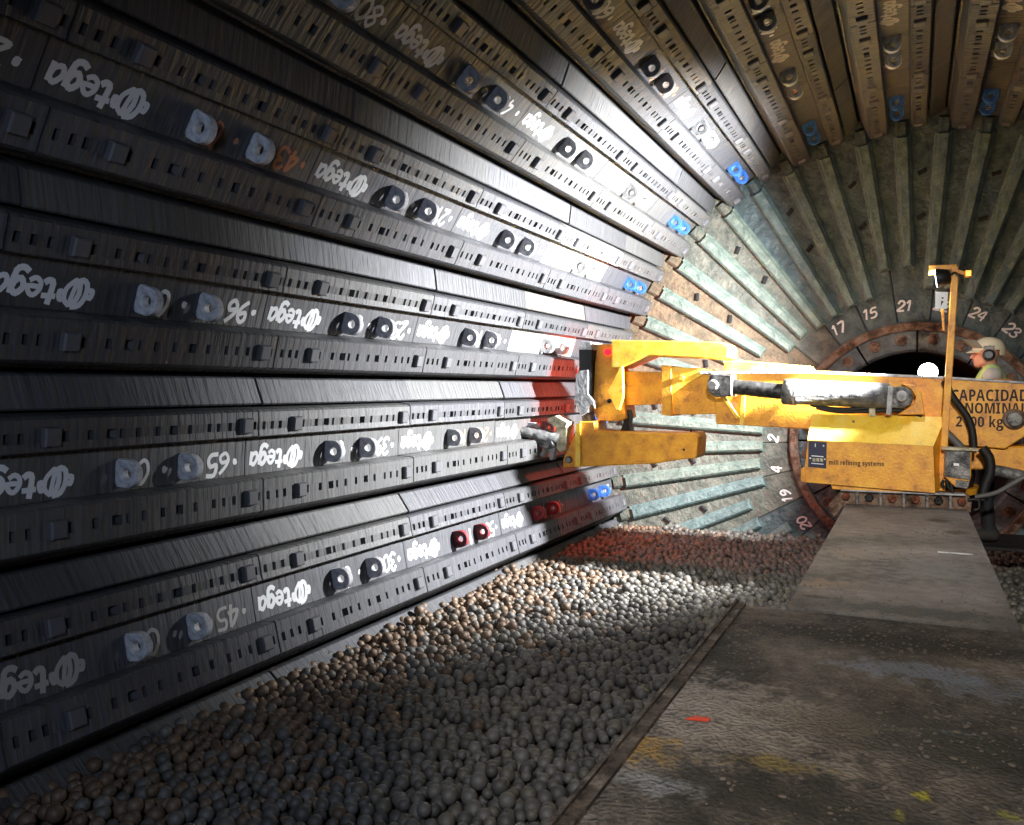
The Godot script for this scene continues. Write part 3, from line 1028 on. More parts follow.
	tx = deck_texture(bx0, bx1, bz0, bz1, b2, 83, ramp2)
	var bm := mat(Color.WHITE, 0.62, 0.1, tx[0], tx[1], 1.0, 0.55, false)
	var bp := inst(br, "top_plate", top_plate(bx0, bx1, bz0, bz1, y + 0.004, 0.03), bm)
	bp.position = inv
	st = sb()
	boxm(Vector3(bx0 + 0.10, CHARGE * S - 0.12, -bz1), Vector3(bx1 - 0.10, y - 0.027, -bz0), 0.01, st)
	var bb := inst(br, "box_girder", done(st), M.dark_steel)
	bb.position = inv
	print("deck done")

func build_debris():
	# small clods of ore and dirt lying on the deck
	var g := RandomNumberGenerator.new()
	g.seed = 17
	var st := SphereMesh.new()
	st.radius = 0.5; st.height = 1.0; st.radial_segments = 6; st.rings = 3
	var mm := MultiMesh.new()
	mm.transform_format = MultiMesh.TRANSFORM_3D
	mm.mesh = st
	mm.instance_count = 5000
	for i in 5000:
		var x := g.randf_range(-0.195, 0.33) * S
		var z := 0.42 * S + pow(g.randf(), 0.55) * 0.71 * S
		var y := DECK * S
		if i % 5 == 0:
			x = g.randf_range(-0.148, 0.10) * S
			z = g.randf_range(1.155, 2.22) * S
			y += 0.004
		var s := 0.003 + 0.012 * pow(g.randf(), 4.0)
		var b := Basis.from_euler(Vector3(0, g.randf() * TAU, 0)) * Basis.from_scale(Vector3(s * g.randf_range(1.0, 1.9), s * 0.6, s))
		mm.set_instance_transform(i, Transform3D(b, Vector3(x, y + s * 0.15, -z)))
	var mi := MultiMeshInstance3D.new()
	mi.name = "dirt_clods"
	mi.multimesh = mm
	mi.material_override = M.clod
	add_child(mi, true)
	meta(mi, "small brown clods of dirt and ore scattered over the deck plates", "dirt", "", "stuff")
	# one orange chip and two sticks
	var p := pl(698, 720, DECK)
	var cs := sb()
	prism(PackedVector2Array([Vector2(-0.035, -0.008), Vector2(0.03, -0.012), Vector2(0.036, 0.004), Vector2(-0.005, 0.016)]), 0.006, 0.0, 0.001, cs)
	var chip := inst(self, "plastic_chip", done(cs), mat(Color(0.85, 0.25, 0.12), 0.5))
	chip.position = p + Vector3(0, 0.001, 0)
	chip.rotation = Vector3(-PI / 2, 0, 0.3)
	meta(chip, "small orange-red chip lying on the dirty deck", "chip")
	p = pl(955, 555, DECK)
	cs = sb()
	tube([Vector3(-0.09, 0.006, 0), Vector3(0, 0.007, 0.004), Vector3(0.09, 0.006, 0)], [0.005], 6, cs)
	var stick := inst(self, "welding_rod", done(cs), M.pale_steel)
	stick.position = p + Vector3(0, 0.004, 0)
	meta(stick, "thin pale metal rod lying on the grey beam top", "rod")
	print("debris done")

# ------------------------------------------------------------------ liner handler
var handler: Node3D
func hadd(called: String, st: SurfaceTool, m: Material, parent: Node3D = null) -> MeshInstance3D:
	var o := inst(parent if parent else handler, called, done(st), m)
	if parent == null: o.position = -handler.position
	return o

func build_handler():
	var origin := Vector3(0.02 * S, CHARGE * S, -2.42 * S)
	var H := base("liner_handler", origin, "yellow hydraulic liner handling machine with a long telescopic boom and grapple", "machine")
	handler = H
	var zb := 2.33          # front of the boom
	var f := -zb * S
	# main boom sleeve with the deep rear part
	var boom: MeshInstance3D = hadd("boom_sleeve", prism(pp([714, 374, 760, 372, 824, 371, 945, 377, 1090, 388, 1110, 440, 1024, 437, 1005, 449, 946, 444, 880, 436, 806, 429, 716, 424], zb), f, f - 0.42, 0.008), M.yellow)
	hadd("weld_rib", prism(pp([742, 393, 746, 393, 744, 425, 740, 425], zb), f + 0.03, f - 0.02, 0.003), M.yellow_pale, boom)
	hadd("top_cover", prism(pp([722, 361, 736, 360, 809, 366, 813, 372, 724, 374], zb), f - 0.04, f - 0.36, 0.012), M.yellow_pale)
	hadd("top_rail", prism(pp([700, 371.5, 812, 371, 945, 376.5, 1060, 384, 1060, 386, 945, 379, 812, 373.4, 700, 374], zb), f + 0.02, f - 0.03, 0.002), M.pale_steel)
	# inner telescopic part
	var inner: MeshInstance3D = hadd("boom_section", prism(pp([664, 367, 700, 368, 716, 372, 716, 414, 664, 415], zb), f - 0.03, f - 0.38, 0.008), M.yellow)
	hadd("gusset", prism(pp([664, 366, 712, 370, 686, 384, 672, 394, 666, 394], zb), f + 0.0, f - 0.03, 0.004), M.yellow_pale, inner)
	hadd("end_plate", prism(pp([662, 365, 672, 366, 672, 416, 662, 415], zb), f + 0.02, f - 0.40, 0.006), M.yellow, inner)
	var pc := px(682, 378, zb)
	hadd("pin", disc(pc + Vector3(0, 0, -0.01), Vector3(0, 0, 1), 0.03, 0.05, 16, null, 0.008), M.yellow, inner)
	hadd("boom_tip", prism(pp([622, 371, 664, 372, 664, 404, 622, 406], zb), f - 0.06, f - 0.34, 0.006), M.yellow)
	# upper arm over the grapple
	hadd("upper_arm", prism(pp([613, 340, 720, 342, 727, 344, 730, 348, 729, 358, 722, 360, 700, 358, 650, 356, 622, 368, 613, 368], zb), f + 0.05, f - 0.36, 0.012), M.yellow_pale)
	# grapple head
	var gr: MeshInstance3D = hadd("grapple_head", prism(pp([597, 344, 612, 344, 613, 364, 621, 372, 624, 405, 626, 418, 620, 421, 597, 421, 592, 408, 594, 363], zb), f - 0.02, f - 0.34, 0.008), M.yellow)
	hadd("side_gusset", prism(pp([624, 361, 613, 385, 609, 391, 618, 411, 621, 410, 625, 395], zb), f + 0.05, f - 0.0, 0.006), M.yellow_pale, gr)
	hadd("black_pad", prism(pp([580, 350, 593, 350, 593, 394, 590, 396, 589, 371, 580, 371], zb), f + 0.03, f - 0.30, 0.004), M.black, gr)
	hadd("white_cap", prism(pp([581, 341, 592, 342, 593, 350, 580, 350], zb), f + 0.035, f - 0.30, 0.004), M.pale_steel, gr)
	hadd("steel_hook_plate", prism(pp([581, 371, 590, 370, 590, 394, 596, 401, 597, 408, 593, 404, 590, 412, 583, 416, 577, 402, 578, 376], zb), f + 0.06, f - 0.20, 0.005), M.pale_steel, gr)
	hadd("link_post", prism(pp([582, 415, 590, 412, 592, 422, 583, 422], zb), f + 0.02, f - 0.12, 0.004), M.silver, gr)
	hadd("swivel_post", prism(pp([621, 411, 625, 410, 627, 416, 626, 424, 628, 431, 618, 431, 621, 424], zb), f - 0.06, f - 0.22, 0.01), M.black)
	pc = px(609, 401, zb)
	hadd("pin", disc(pc + Vector3(0, 0, -0.03), Vector3(0, 0, 1), 0.022, 0.03, 12, null, 0.005), M.black, gr)
	# lower arm
	var la: MeshInstance3D = hadd("lower_arm", prism(pp([582, 421, 597, 421, 598, 430, 640, 432, 692, 433, 697, 434, 697, 457, 657, 463, 566, 467, 566, 458, 580, 430], zb), f + 0.08, f - 0.28, 0.010), M.yellow)
	hadd("end_cap", prism(pp([692, 432, 698, 433, 700, 437, 699, 455, 697, 458, 691, 458], zb), f + 0.085, f - 0.285, 0.008), M.yellow, la)
	hadd("stiffener", prism(pp([579, 424, 584, 422, 584, 466, 579, 466], zb), f + 0.10, f + 0.05, 0.004), M.yellow_pale, la)
	pc = px(572, 459, zb)
	hadd("pin", disc(pc + Vector3(0, 0, 0.07), Vector3(0, 0, 1), 0.034, 0.04, 16, null, 0.008), M.silver, la)
	pc = px(686, 449, zb)
	hadd("bolt", disc(pc + Vector3(0, 0, 0.07), Vector3(0, 0, 1), 0.012, 0.02, 8), M.black, la)
	pc = px(691, 432, zb)
	hadd("grease_nipple", tube([pc + Vector3(0, -0.02, 0.0), pc + Vector3(0, 0.025, 0.0)], [0.009], 8), M.black, la)
	# claw that grips the liner
	var cl: MeshInstance3D = hadd("claw_block", prism(pp([560, 424, 571, 426, 570, 448, 564, 452, 558, 446], zb), f + 0.10, f - 0.10, 0.008), M.cream)
	hadd("claw_arm", prism(pp([553, 418, 561, 415, 573, 422, 571, 427, 562, 428, 553, 421], zb), f + 0.14, f - 0.05, 0.008), M.cream, cl)
	var c0 := px(530, 430, zb) + Vector3(0, 0, 0.22)
	var c1 := px(561, 439, zb) + Vector3(0, 0, 0.08)
	var dd := (c1 - c0).normalized()
	var cy := tube([c0, c0 + dd * 0.02, c0 + dd * 0.10, c1], [0.046, 0.050, 0.050, 0.066], 16)
	hadd("claw_pin", cy, M.silver, cl)
	hadd("jaw", prism(pp([541, 437, 556, 434, 560, 446, 552, 449, 543, 443], zb), f + 0.16, f + 0.03, 0.008), M.silver, cl)
	hadd("hook", prism(pp([545, 452, 549, 448, 560, 447, 557, 459, 554, 459, 554, 450, 550, 451, 547, 456, 544, 455], zb), f + 0.12, f + 0.02, 0.005), M.pale_steel, cl)
	# hydraulic cylinder in front of the boom
	var zc := f + 0.13
	var P := func(x: float, y: float, dz: float) -> Vector3:
		var v := px(x, y, zb)
		return Vector3(v.x, v.y, f + dz)
	var cyl: MeshInstance3D = hadd("cylinder_barrel", tube([P.call(785, 391.5, 0.14), P.call(786, 391.6, 0.14), P.call(799, 392, 0.14), P.call(799.2, 392, 0.14), P.call(889, 396, 0.14), P.call(890, 396, 0.14)], [0.095, 0.112, 0.112, 0.106, 0.106, 0.095], 24), M.silver)
	hadd("barrel_band", tube([P.call(796, 391.9, 0.14), P.call(798, 392, 0.14)], [0.1165], 24), M.pale_steel, cyl)
	hadd("cylinder_rod", tube([P.call(737, 387, 0.14), P.call(786, 391.6, 0.14)], [0.068], 20), M.rod)
	var cv: MeshInstance3D = hadd("clevis", prism(pp([716, 374, 737, 375, 737, 396, 722, 397, 714, 392, 713, 382], zb), f + 0.24, f + 0.02, 0.010), M.silver)
	pc = px(719, 385, zb)
	hadd("clevis_pin", disc(pc + Vector3(0, 0, 0.2), Vector3(0, 0, 1), 0.046, 0.085, 18, null, 0.012), M.pale_steel, cv)
	hadd("lock_bar", prism(pp([722, 396, 726, 396, 740, 417, 737, 419], zb), f + 0.05, f - 0.0, 0.004), M.yellow_pale)
	pc = px(740, 405, zb)
	hadd("round_sticker", disc(px(733.5, 405, zb), Vector3(0, 0, 1), 0.028, 0.003, 20), mat(Color(0.85, 0.55, 0.55), 0.6), boom)
	var eye: MeshInstance3D = hadd("cylinder_eye", prism(pp([886, 387, 904, 386.5, 911, 390, 914, 397, 911, 404, 903, 408, 886, 407], zb), f + 0.20, f + 0.06, 0.010), M.silver)
	pc = px(902, 396, zb)
	hadd("eye_pin", disc(pc + Vector3(0, 0, 0.19), Vector3(0, 0, 1), 0.046, 0.05, 16, null, 0.01), M.pale_steel, eye)
	hadd("bracket", prism(pp([889, 386, 894, 386, 892, 414, 887, 414], zb), f + 0.26, f + 0.21, 0.004), M.pale_steel, eye)
	hadd("eye_housing", prism(pp([902, 384, 914, 385, 921, 392, 925, 414, 898, 414, 913, 404, 916, 397, 911, 389], zb), f + 0.17, f - 0.01, 0.006), M.yellow, eye)
	# hoses below the barrel
	for hs in [[[812, 404], [830, 408], [850, 409], [872, 408], [893, 411]], [[818, 407], [838, 411], [862, 411], [900, 410], [922, 415]]]:
		var pts := []
		for q in hs: pts.append(P.call(q[0], q[1], 0.12 + rng.randf_range(0, 0.03)))
		hadd("hose", tube(curve(pts), [0.018], 8), M.hose)
	hadd("valve_tag", prism(pp([870, 408, 876, 408, 876, 416, 870, 416], zb), f + 0.16, f + 0.13, 0.003), M.cream)
	# lettering on the boom
	letter("lettering", "CAPACIDAD", P.call(950.5, 395.4, 0.0025), 0.098, 1.3, M.letter, boom, origin)
	letter("lettering", "NOMINAL", P.call(964, 408.2, 0.0025), 0.092, 1.28, M.letter, boom, origin)
	letter("lettering", "2100 kg", P.call(955.5, 421.6, 0.0025), 0.094, 1.25, M.letter, boom, origin)
	pc = px(1014, 419, zb)
	var port: MeshInstance3D = hadd("round_port", disc(pc, Vector3(0, 0, 1), 0.082, 0.035, 24, null, 0.01), M.rust, boom)
	hadd("port_cap", disc(pc + Vector3(0, 0, 0.03), Vector3(0, 0, 1), 0.058, 0.02, 20, null, 0.006), M.box_grey, boom)
	# lower frame and pedestal
	hadd("lower_frame", prism(pp([935, 442, 1010, 447, 1110, 446, 1110, 492, 1024, 484, 985, 470, 935, 470], zb), f - 0.06, f - 0.36, 0.01), M.yellow)
	var pd := Vector3(0.0 * S, 0, -2.43 * S)
	hadd("pedestal", tube([pd + Vector3(0, CHARGE * S - 0.1, 0), pd + Vector3(0, DECK * S + 0.02, 0), pd + Vector3(0, DECK * S + 0.021, 0), pd + Vector3(0, 0.02, 0)], [0.40, 0.40, 0.44, 0.44], 32), M.dark_steel)
	hadd("slew_ring", tube([pd + Vector3(0, DECK * S + 0.08, 0), pd + Vector3(0, DECK * S + 0.13, 0)], [0.49], 40), M.yellow)
	# hinge bar with bolts at the end of the beam
	var zh := 2.252
	var fh := -zh * S
	var hb: MeshInstance3D = hadd("hinge_bar", prism(pp([840, 490, 843, 488, 962, 493, 969, 496, 972, 502, 971, 513, 846, 508, 838, 502], zh), fh - 0.03, fh - 0.13, 0.006), M.rust)
	hadd("bar_lip", prism(pp([841, 488.5, 965, 493.5, 966, 495.5, 841, 490.5], zh), fh + 0.04, fh - 0.05, 0.003), M.pale_steel, hb)
	for i in 6:
		var x := 846.0 + 23.2 * i
		var yy := 497.0 + 1.05 * i
		var bp := px(x, yy - 0.5, zh)
		hadd("bolt", disc(Vector3(bp.x, bp.y, fh - 0.032), Vector3(0, 0, 1), 0.034, 0.05, 6, null, 0.008), M.dark_steel if i in [1, 4] else M.rust_red, hb)
		if i < 5:
			hadd("divider", prism(pp([x + 10, 491 + i * 1.0, x + 13, 491 + i * 1.0, x + 13, 506 + i, x + 10, 506 + i], zh), fh + 0.035, fh - 0.04, 0.003), M.box_grey, hb)
	hadd("hinge_cheek", prism(pp([826, 508, 840, 492, 845, 497, 842, 508, 834, 518], zh), fh - 0.05, fh - 0.16, 0.006), M.rust)
	# housing with sloped top in front of the pedestal
	var za := 2.225
	var zt := 2.295
	var v := [px(808, 440, za), px(933, 446, za), px(935, 493, za), px(803, 482, za), px(812, 415, zt), px(945, 418, zt), px(945, 484, zt), px(805, 478, zt + 0.03)]
	var bk := Vector3(0, 0, -0.32)
	var ca := sb()
	quad(ca, v[0], v[1], v[2], v[3])
	quad(ca, v[4], v[5], v[1], v[0])
	quad(ca, v[1], v[5], v[6], v[2])
	quad(ca, v[4], v[4] + bk, v[5] + bk, v[5])
	quad(ca, v[5], v[5] + bk, v[6] + bk, v[6])
	var lb: Vector3 = v[4] + bk
	var ll := Vector3(lb.x, v[3].y, lb.z)
	quad(ca, v[0], v[4], v[4] + bk, ll)
	tri(ca, v[0], ll, v[3])
	quad(ca, v[4] + bk, ll, v[6] + bk, v[5] + bk)
	quad(ca, v[3], v[2], v[6], v[6] + bk); tri(ca, v[3], v[6] + bk, ll)
	var hou: MeshInstance3D = hadd("housing", ca, M.yellow)
	hadd("lid", fill_quad(px(812, 414.5, zt), px(945.5, 417.5, zt), px(933.5, 446.5, za), px(807.5, 440.5, za), 0.006), M.yellow_pale, hou)
	var zs := za * S
	hadd("foot_lip", prism(pp([801, 469, 806, 468, 806, 482, 801, 481], za), -zs + 0.01, -zs - 0.2, 0.004), M.yellow, hou)
	hadd("skid", prism(pp([830, 484, 902, 489, 902, 493, 832, 490], za), -zs - 0.05, -zs - 0.3, 0.004), M.yellow, hou)
	var plq: MeshInstance3D = hadd("plaque", prism(pp([808.6, 441, 826.8, 442.2, 826.2, 468.5, 808.2, 466.8], za), -zs + 0.004, -zs - 0.001, 0.0), M.navy, hou)
	for q in [[811.5, 455.2, 823.5, 456.2, 823.5, 457.2, 811.5, 456.2], [811.5, 462.8, 823.5, 463.8, 823.5, 464.6, 811.5, 463.6], [809.6, 457.5, 811.2, 457.5, 811.2, 458.8, 809.6, 458.8], [824, 458.5, 825.6, 458.6, 825.6, 459.8, 824, 459.8], [815, 443.5, 815.8, 443.5, 815.8, 447, 815, 447], [823, 445, 824.2, 445, 824.2, 446.6, 823, 446.6]]:
		hadd("emblem_line", prism(pp(q, za), -zs + 0.006, -zs + 0.003, 0.0), M.sign_white, hou)
	for i in 3:
		var x := 812.6 + 3.8 * i
		hadd("emblem_block", prism(pp([x, 458, x + 2.9, 458.3, x + 2.9, 461.6, x, 461.4], za), -zs + 0.006, -zs + 0.003, 0.0), M.cream, hou)
	var lt := px(828.5, 462.3, za)
	letter("lettering", "mill relining systems", Vector3(lt.x, lt.y, -zs + 0.002), 0.042, 1.2, M.letter, hou, origin)
	hadd("screw", disc(px(853.5, 422, zt - 0.017) + Vector3(0, 0.0, 0.0), Vector3(0, 0.5, 1), 0.012, 0.01, 8), M.silver, hou)
	# mast with work lights
	var zm := 2.262
	var fm := -zm * S
	var mast: MeshInstance3D = hadd("mast", prism(pp([937, 491, 945, 491, 959, 272, 958, 266, 952, 265, 951, 280, 944, 395], zm), fm, fm - 0.07, 0.006), M.yellow)
	hadd("lamp_bracket", prism(pp([929, 265, 957, 264, 958, 269, 929, 271], zm), fm - 0.01, fm - 0.06, 0.005), M.yellow, mast)
	hadd("lamp_arm", prism(pp([956, 268, 968, 272, 968, 275, 956, 272], zm), fm - 0.03, fm - 0.06, 0.003), M.yellow, mast)
	for am in [[929, 270, 943, 270], [965, 273, 972, 274]]:
		var a1 := px(am[0], am[1], zm)
		var a2 := px(am[2], am[3], zm)
		var bz := fm - 0.01
		var cs := sb()
		boxm(Vector3(a1.x, a1.y - 0.028, bz - 0.09), Vector3(a2.x, a1.y + 0.025, bz - 0.01), 0.008, cs)
		hadd("amber_lamp", cs, M.yellow, mast)
		cs = sb()
		boxm(Vector3(a1.x + 0.006, a1.y - 0.022, bz - 0.01), Vector3(a2.x - 0.006, a1.y + 0.019, bz - 0.003), 0.003, cs)
		hadd("amber_lens", cs, glow(Color(1.0, 0.70, 0.30), 2.5), mast)
	# white work light: a drum tilted down to the left
	var lc := px(944, 277, zm) + Vector3(0, 0, -0.02)
	var ldir := Vector3(-0.97, -0.12, -0.12).normalized()
	hadd("work_light", tube([lc - ldir * 0.05, lc - ldir * 0.04, lc + ldir * 0.03, lc + ldir * 0.05], [0.03, 0.055, 0.075, 0.078], 18), M.black, mast)
	hadd("light_lens", tube([lc + ldir * 0.051, lc + ldir * 0.056], [0.072], 18), glow(Color(0.93, 0.96, 1.0), 8.0), mast)
	spot(lc + ldir * 0.10, lc + ldir * 3.0, 125.0, Color(0.97, 0.98, 1.0), 62.0, 0.07, self)
	omni(lc + ldir * 0.11, 0.5, Color(0.97, 0.98, 1.0), 0.05, self)
	hadd("sign", prism(pp([935.5, 292, 948, 292.5, 947, 309, 935, 309], zm), fm + 0.02, fm + 0.014, 0.001), M.sign_white, mast)
	hadd("sign_mark", prism(pp([941.2, 301, 943.6, 301.5, 940.6, 306.5], zm), fm + 0.022, fm + 0.019, 0.0), M.black, mast)
	hadd("sign_mark", prism(pp([941.5, 297.5, 943.5, 297.5, 943.5, 299, 941.5, 299], zm), fm + 0.022, fm + 0.019, 0.0), M.black, mast)
	var Q := func(x: float, y: float, dz: float) -> Vector3:
		var q := px(x, y, zm)
		return Vector3(q.x, q.y, fm + dz)
	hadd("cable", tube(curve([Q.call(951, 275, 0.02), Q.call(955, 273, 0.03), Q.call(960, 278, 0.03), Q.call(961, 283, 0.01)]), [0.008], 8), M.black, mast)
	hadd("cable", tube(curve([Q.call(970, 276, -0.02), Q.call(973, 284, -0.02), Q.call(972, 294, -0.02), Q.call(966, 299, -0.02), Q.call(957, 299, -0.03)]), [0.006], 8), M.hose_grey, mast)
	hadd("cable", tube(curve([Q.call(956, 299, -0.08), Q.call(952, 330, -0.08), Q.call(948, 380, -0.08), Q.call(948, 392, -0.03)]), [0.006], 8), M.black, mast)
	hadd("strut", prism(pp([941, 309, 944, 309, 945, 330, 943, 330], zm), fm - 0.01, fm - 0.05, 0.003), M.yellow, mast)
	# junction box
	var zj := 2.235
	var fj := -zj * S
	var jb: MeshInstance3D = hadd("junction_box", prism(pp([945, 450, 972, 451, 971, 477, 968, 488, 955, 487, 944, 476], zj), fj, fj - 0.16, 0.006), M.yellow)
	hadd("door", prism(pp([945, 450.5, 970.5, 451.5, 970, 480, 944.5, 476.5], zj), fj + 0.012, fj - 0.004, 0.003), M.box_grey, jb)
	hadd("lower_cover", prism(pp([956, 480, 970, 481, 967, 489, 955, 487], zj), fj + 0.008, fj - 0.03, 0.003), M.box_grey, jb)
	hadd("hood", prism(pp([942, 447, 978, 449, 978, 451, 942, 449.6], zj), fj + 0.05, fj - 0.18, 0.004), M.cream, jb)
	hadd("box_label", prism(pp([953.5, 463, 959, 463.3, 959, 465.8, 953.5, 465.5], zj), fj + 0.015, fj + 0.011, 0.0), M.sign_white, jb)
	for q in [[[944, 480], [942, 484], [945, 488]], [[950, 478], [951, 484], [953, 493]], [[947, 479], [948, 486], [951, 490]]]:
		var pts := []
		for w in q:
			var pv := px(w[0], w[1], zj)
			pts.append(Vector3(pv.x, pv.y, fj - 0.02))
		hadd("cable", tube(curve(pts), [0.012], 8), M.hose, jb)
	# big hoses on the right
	var hz := func(pts: Array, z: float, r: float, m: Material):
		var o := []
		for q in pts: o.append(px(q[0], q[1], z))
		hadd("hose", tube(curve(o), [r], 10), m)
	hz.call([[945, 380], [952, 396], [966, 415], [972, 430], [974, 449]], 2.30, 0.028, M.hose)
	hz.call([[982, 448], [989, 458], [990, 472], [985, 486], [982, 500]], 2.28, 0.038, M.hose)
	hz.call([[946, 432], [954, 440], [962, 448]], 2.29, 0.03, M.hose_grey)
	hz.call([[990, 470], [1004, 472], [1030, 478]], 2.29, 0.045, M.silver)
	hz.call([[975, 497], [995, 493], [1012, 484], [1036, 470]], 2.26, 0.018, M.hose_grey)
	hz.call([[968, 500], [978, 500], [979, 508], [974, 510]], 2.255, 0.013, M.black)
	# operator step plate behind the boom
	var ost := sb()
	boxm(Vector3(0.06 * S, -0.80, -2.74 * S), Vector3(0.36 * S, -0.77, -2.50 * S), 0.006, ost)
	hadd("operator_step", ost, M.dark_steel)
	for xx in [0.08, 0.34]:
		ost = sb()
		boxm(Vector3(xx * S - 0.03, CHARGE * S - 0.12, -2.62 * S), Vector3(xx * S + 0.03, -0.80, -2.55 * S), 0.004, ost)
		hadd("step_leg", ost, M.dark_steel)
	# grab handle with wooden grip behind the boom
	hadd("handle_grip", tube([px(993, 382, 2.44), px(1011, 383, 2.44)], [0.032], 12), M.wood)
	hadd("handle_bar", tube([px(955, 379, 2.46), px(994, 381, 2.44), px(1040, 385, 2.44)], [0.014], 8), M.dark_steel)
	# round lamp behind the boom, facing back along the mill
	var rl := px(928, 372, 2.52)
	hadd("rear_lamp", tube([rl + Vector3(0, 0, -0.09), rl + Vector3(0, 0, -0.07), rl + Vector3(0, 0, 0.0)], [0.03, 0.06, 0.085], 18), M.black)
	hadd("rear_lamp_lens", tube([rl + Vector3(0, 0, 0.0), rl + Vector3(0, 0, 0.012), rl + Vector3(0, 0, 0.02)], [0.08, 0.078, 0.05], 18), glow(Color(1.0, 0.93, 0.80), 40.0))
	hadd("rear_lamp_stem", tube([rl + Vector3(0, -0.05, -0.05), Vector3(rl.x, px(928, 385, 2.46).y - 0.02, -2.44 * S)], [0.02], 8), M.dark_steel)
	spot(rl + Vector3(0, 0.0, 0.03), rl + Vector3(-0.2, 0.1, 3.0), 0.3, Color(1.0, 0.96, 0.90), 75.0, 0.07, self)
	# small red signal lamp on the grapple
	var rd := px(608, 352, zb)
	hadd("signal_lamp", disc(Vector3(rd.x, rd.y, f + 0.0), Vector3(0, 0, 1), 0.03, 0.03, 14, null, 0.008), glow(Color(1.0, 0.10, 0.18), 3.0), gr)
	var rb := Vector3(-2.78, px(598, 392, zb).y, f - 0.40)  # second, unseen lamp added to put red light on the wall
	hadd("signal_lamp", disc(rb + Vector3(0, 0, 0.05), Vector3(0, 0, 1), 0.035, 0.04, 14, null, 0.008), glow(Color(1.0, 0.16, 0.10), 3.0), gr)
	omni(rb, 1.7, Color(1.0, 0.34, 0.24), 0.05, self)
	print("handler done")

func fill_quad(a: Vector3, b: Vector3, c: Vector3, d: Vector3, t: float) -> SurfaceTool:
	var st := sb()
	var n := (b - a).cross(d - a).normalized()
	if n.z < 0: n = -n
	var o := n * t
	quad(st, a + o, b + o, c + o, d + o)
	quad(st, a, b, c, d)
	var p := [a, b, c, d]
	for i in 4:
		var j := (i + 1) % 4
		quad(st, p[i], p[j], p[j] + o, p[i] + o)
	return st

func letter(called: String, txt: String, at: Vector3, size: float, _w: float, m: Material, parent: Node3D, origin: Vector3):
	var tm := TextMesh.new()
	var fn := SystemFont.new()
	fn.font_names = PackedStringArray(["Droid Sans"])
	fn.font_weight = 700
	tm.font = fn
	tm.text = txt
	tm.font_size = 32
	tm.pixel_size = size / 32.0
	tm.depth = 0.004
	tm.horizontal_alignment = HORIZONTAL_ALIGNMENT_LEFT
	tm.vertical_alignment = VERTICAL_ALIGNMENT_CENTER
	var o := inst(parent, called, tm, m)
	o.position = at
	o.scale.y = _w
	o.set_meta("label", "dark lettering reading " + txt)

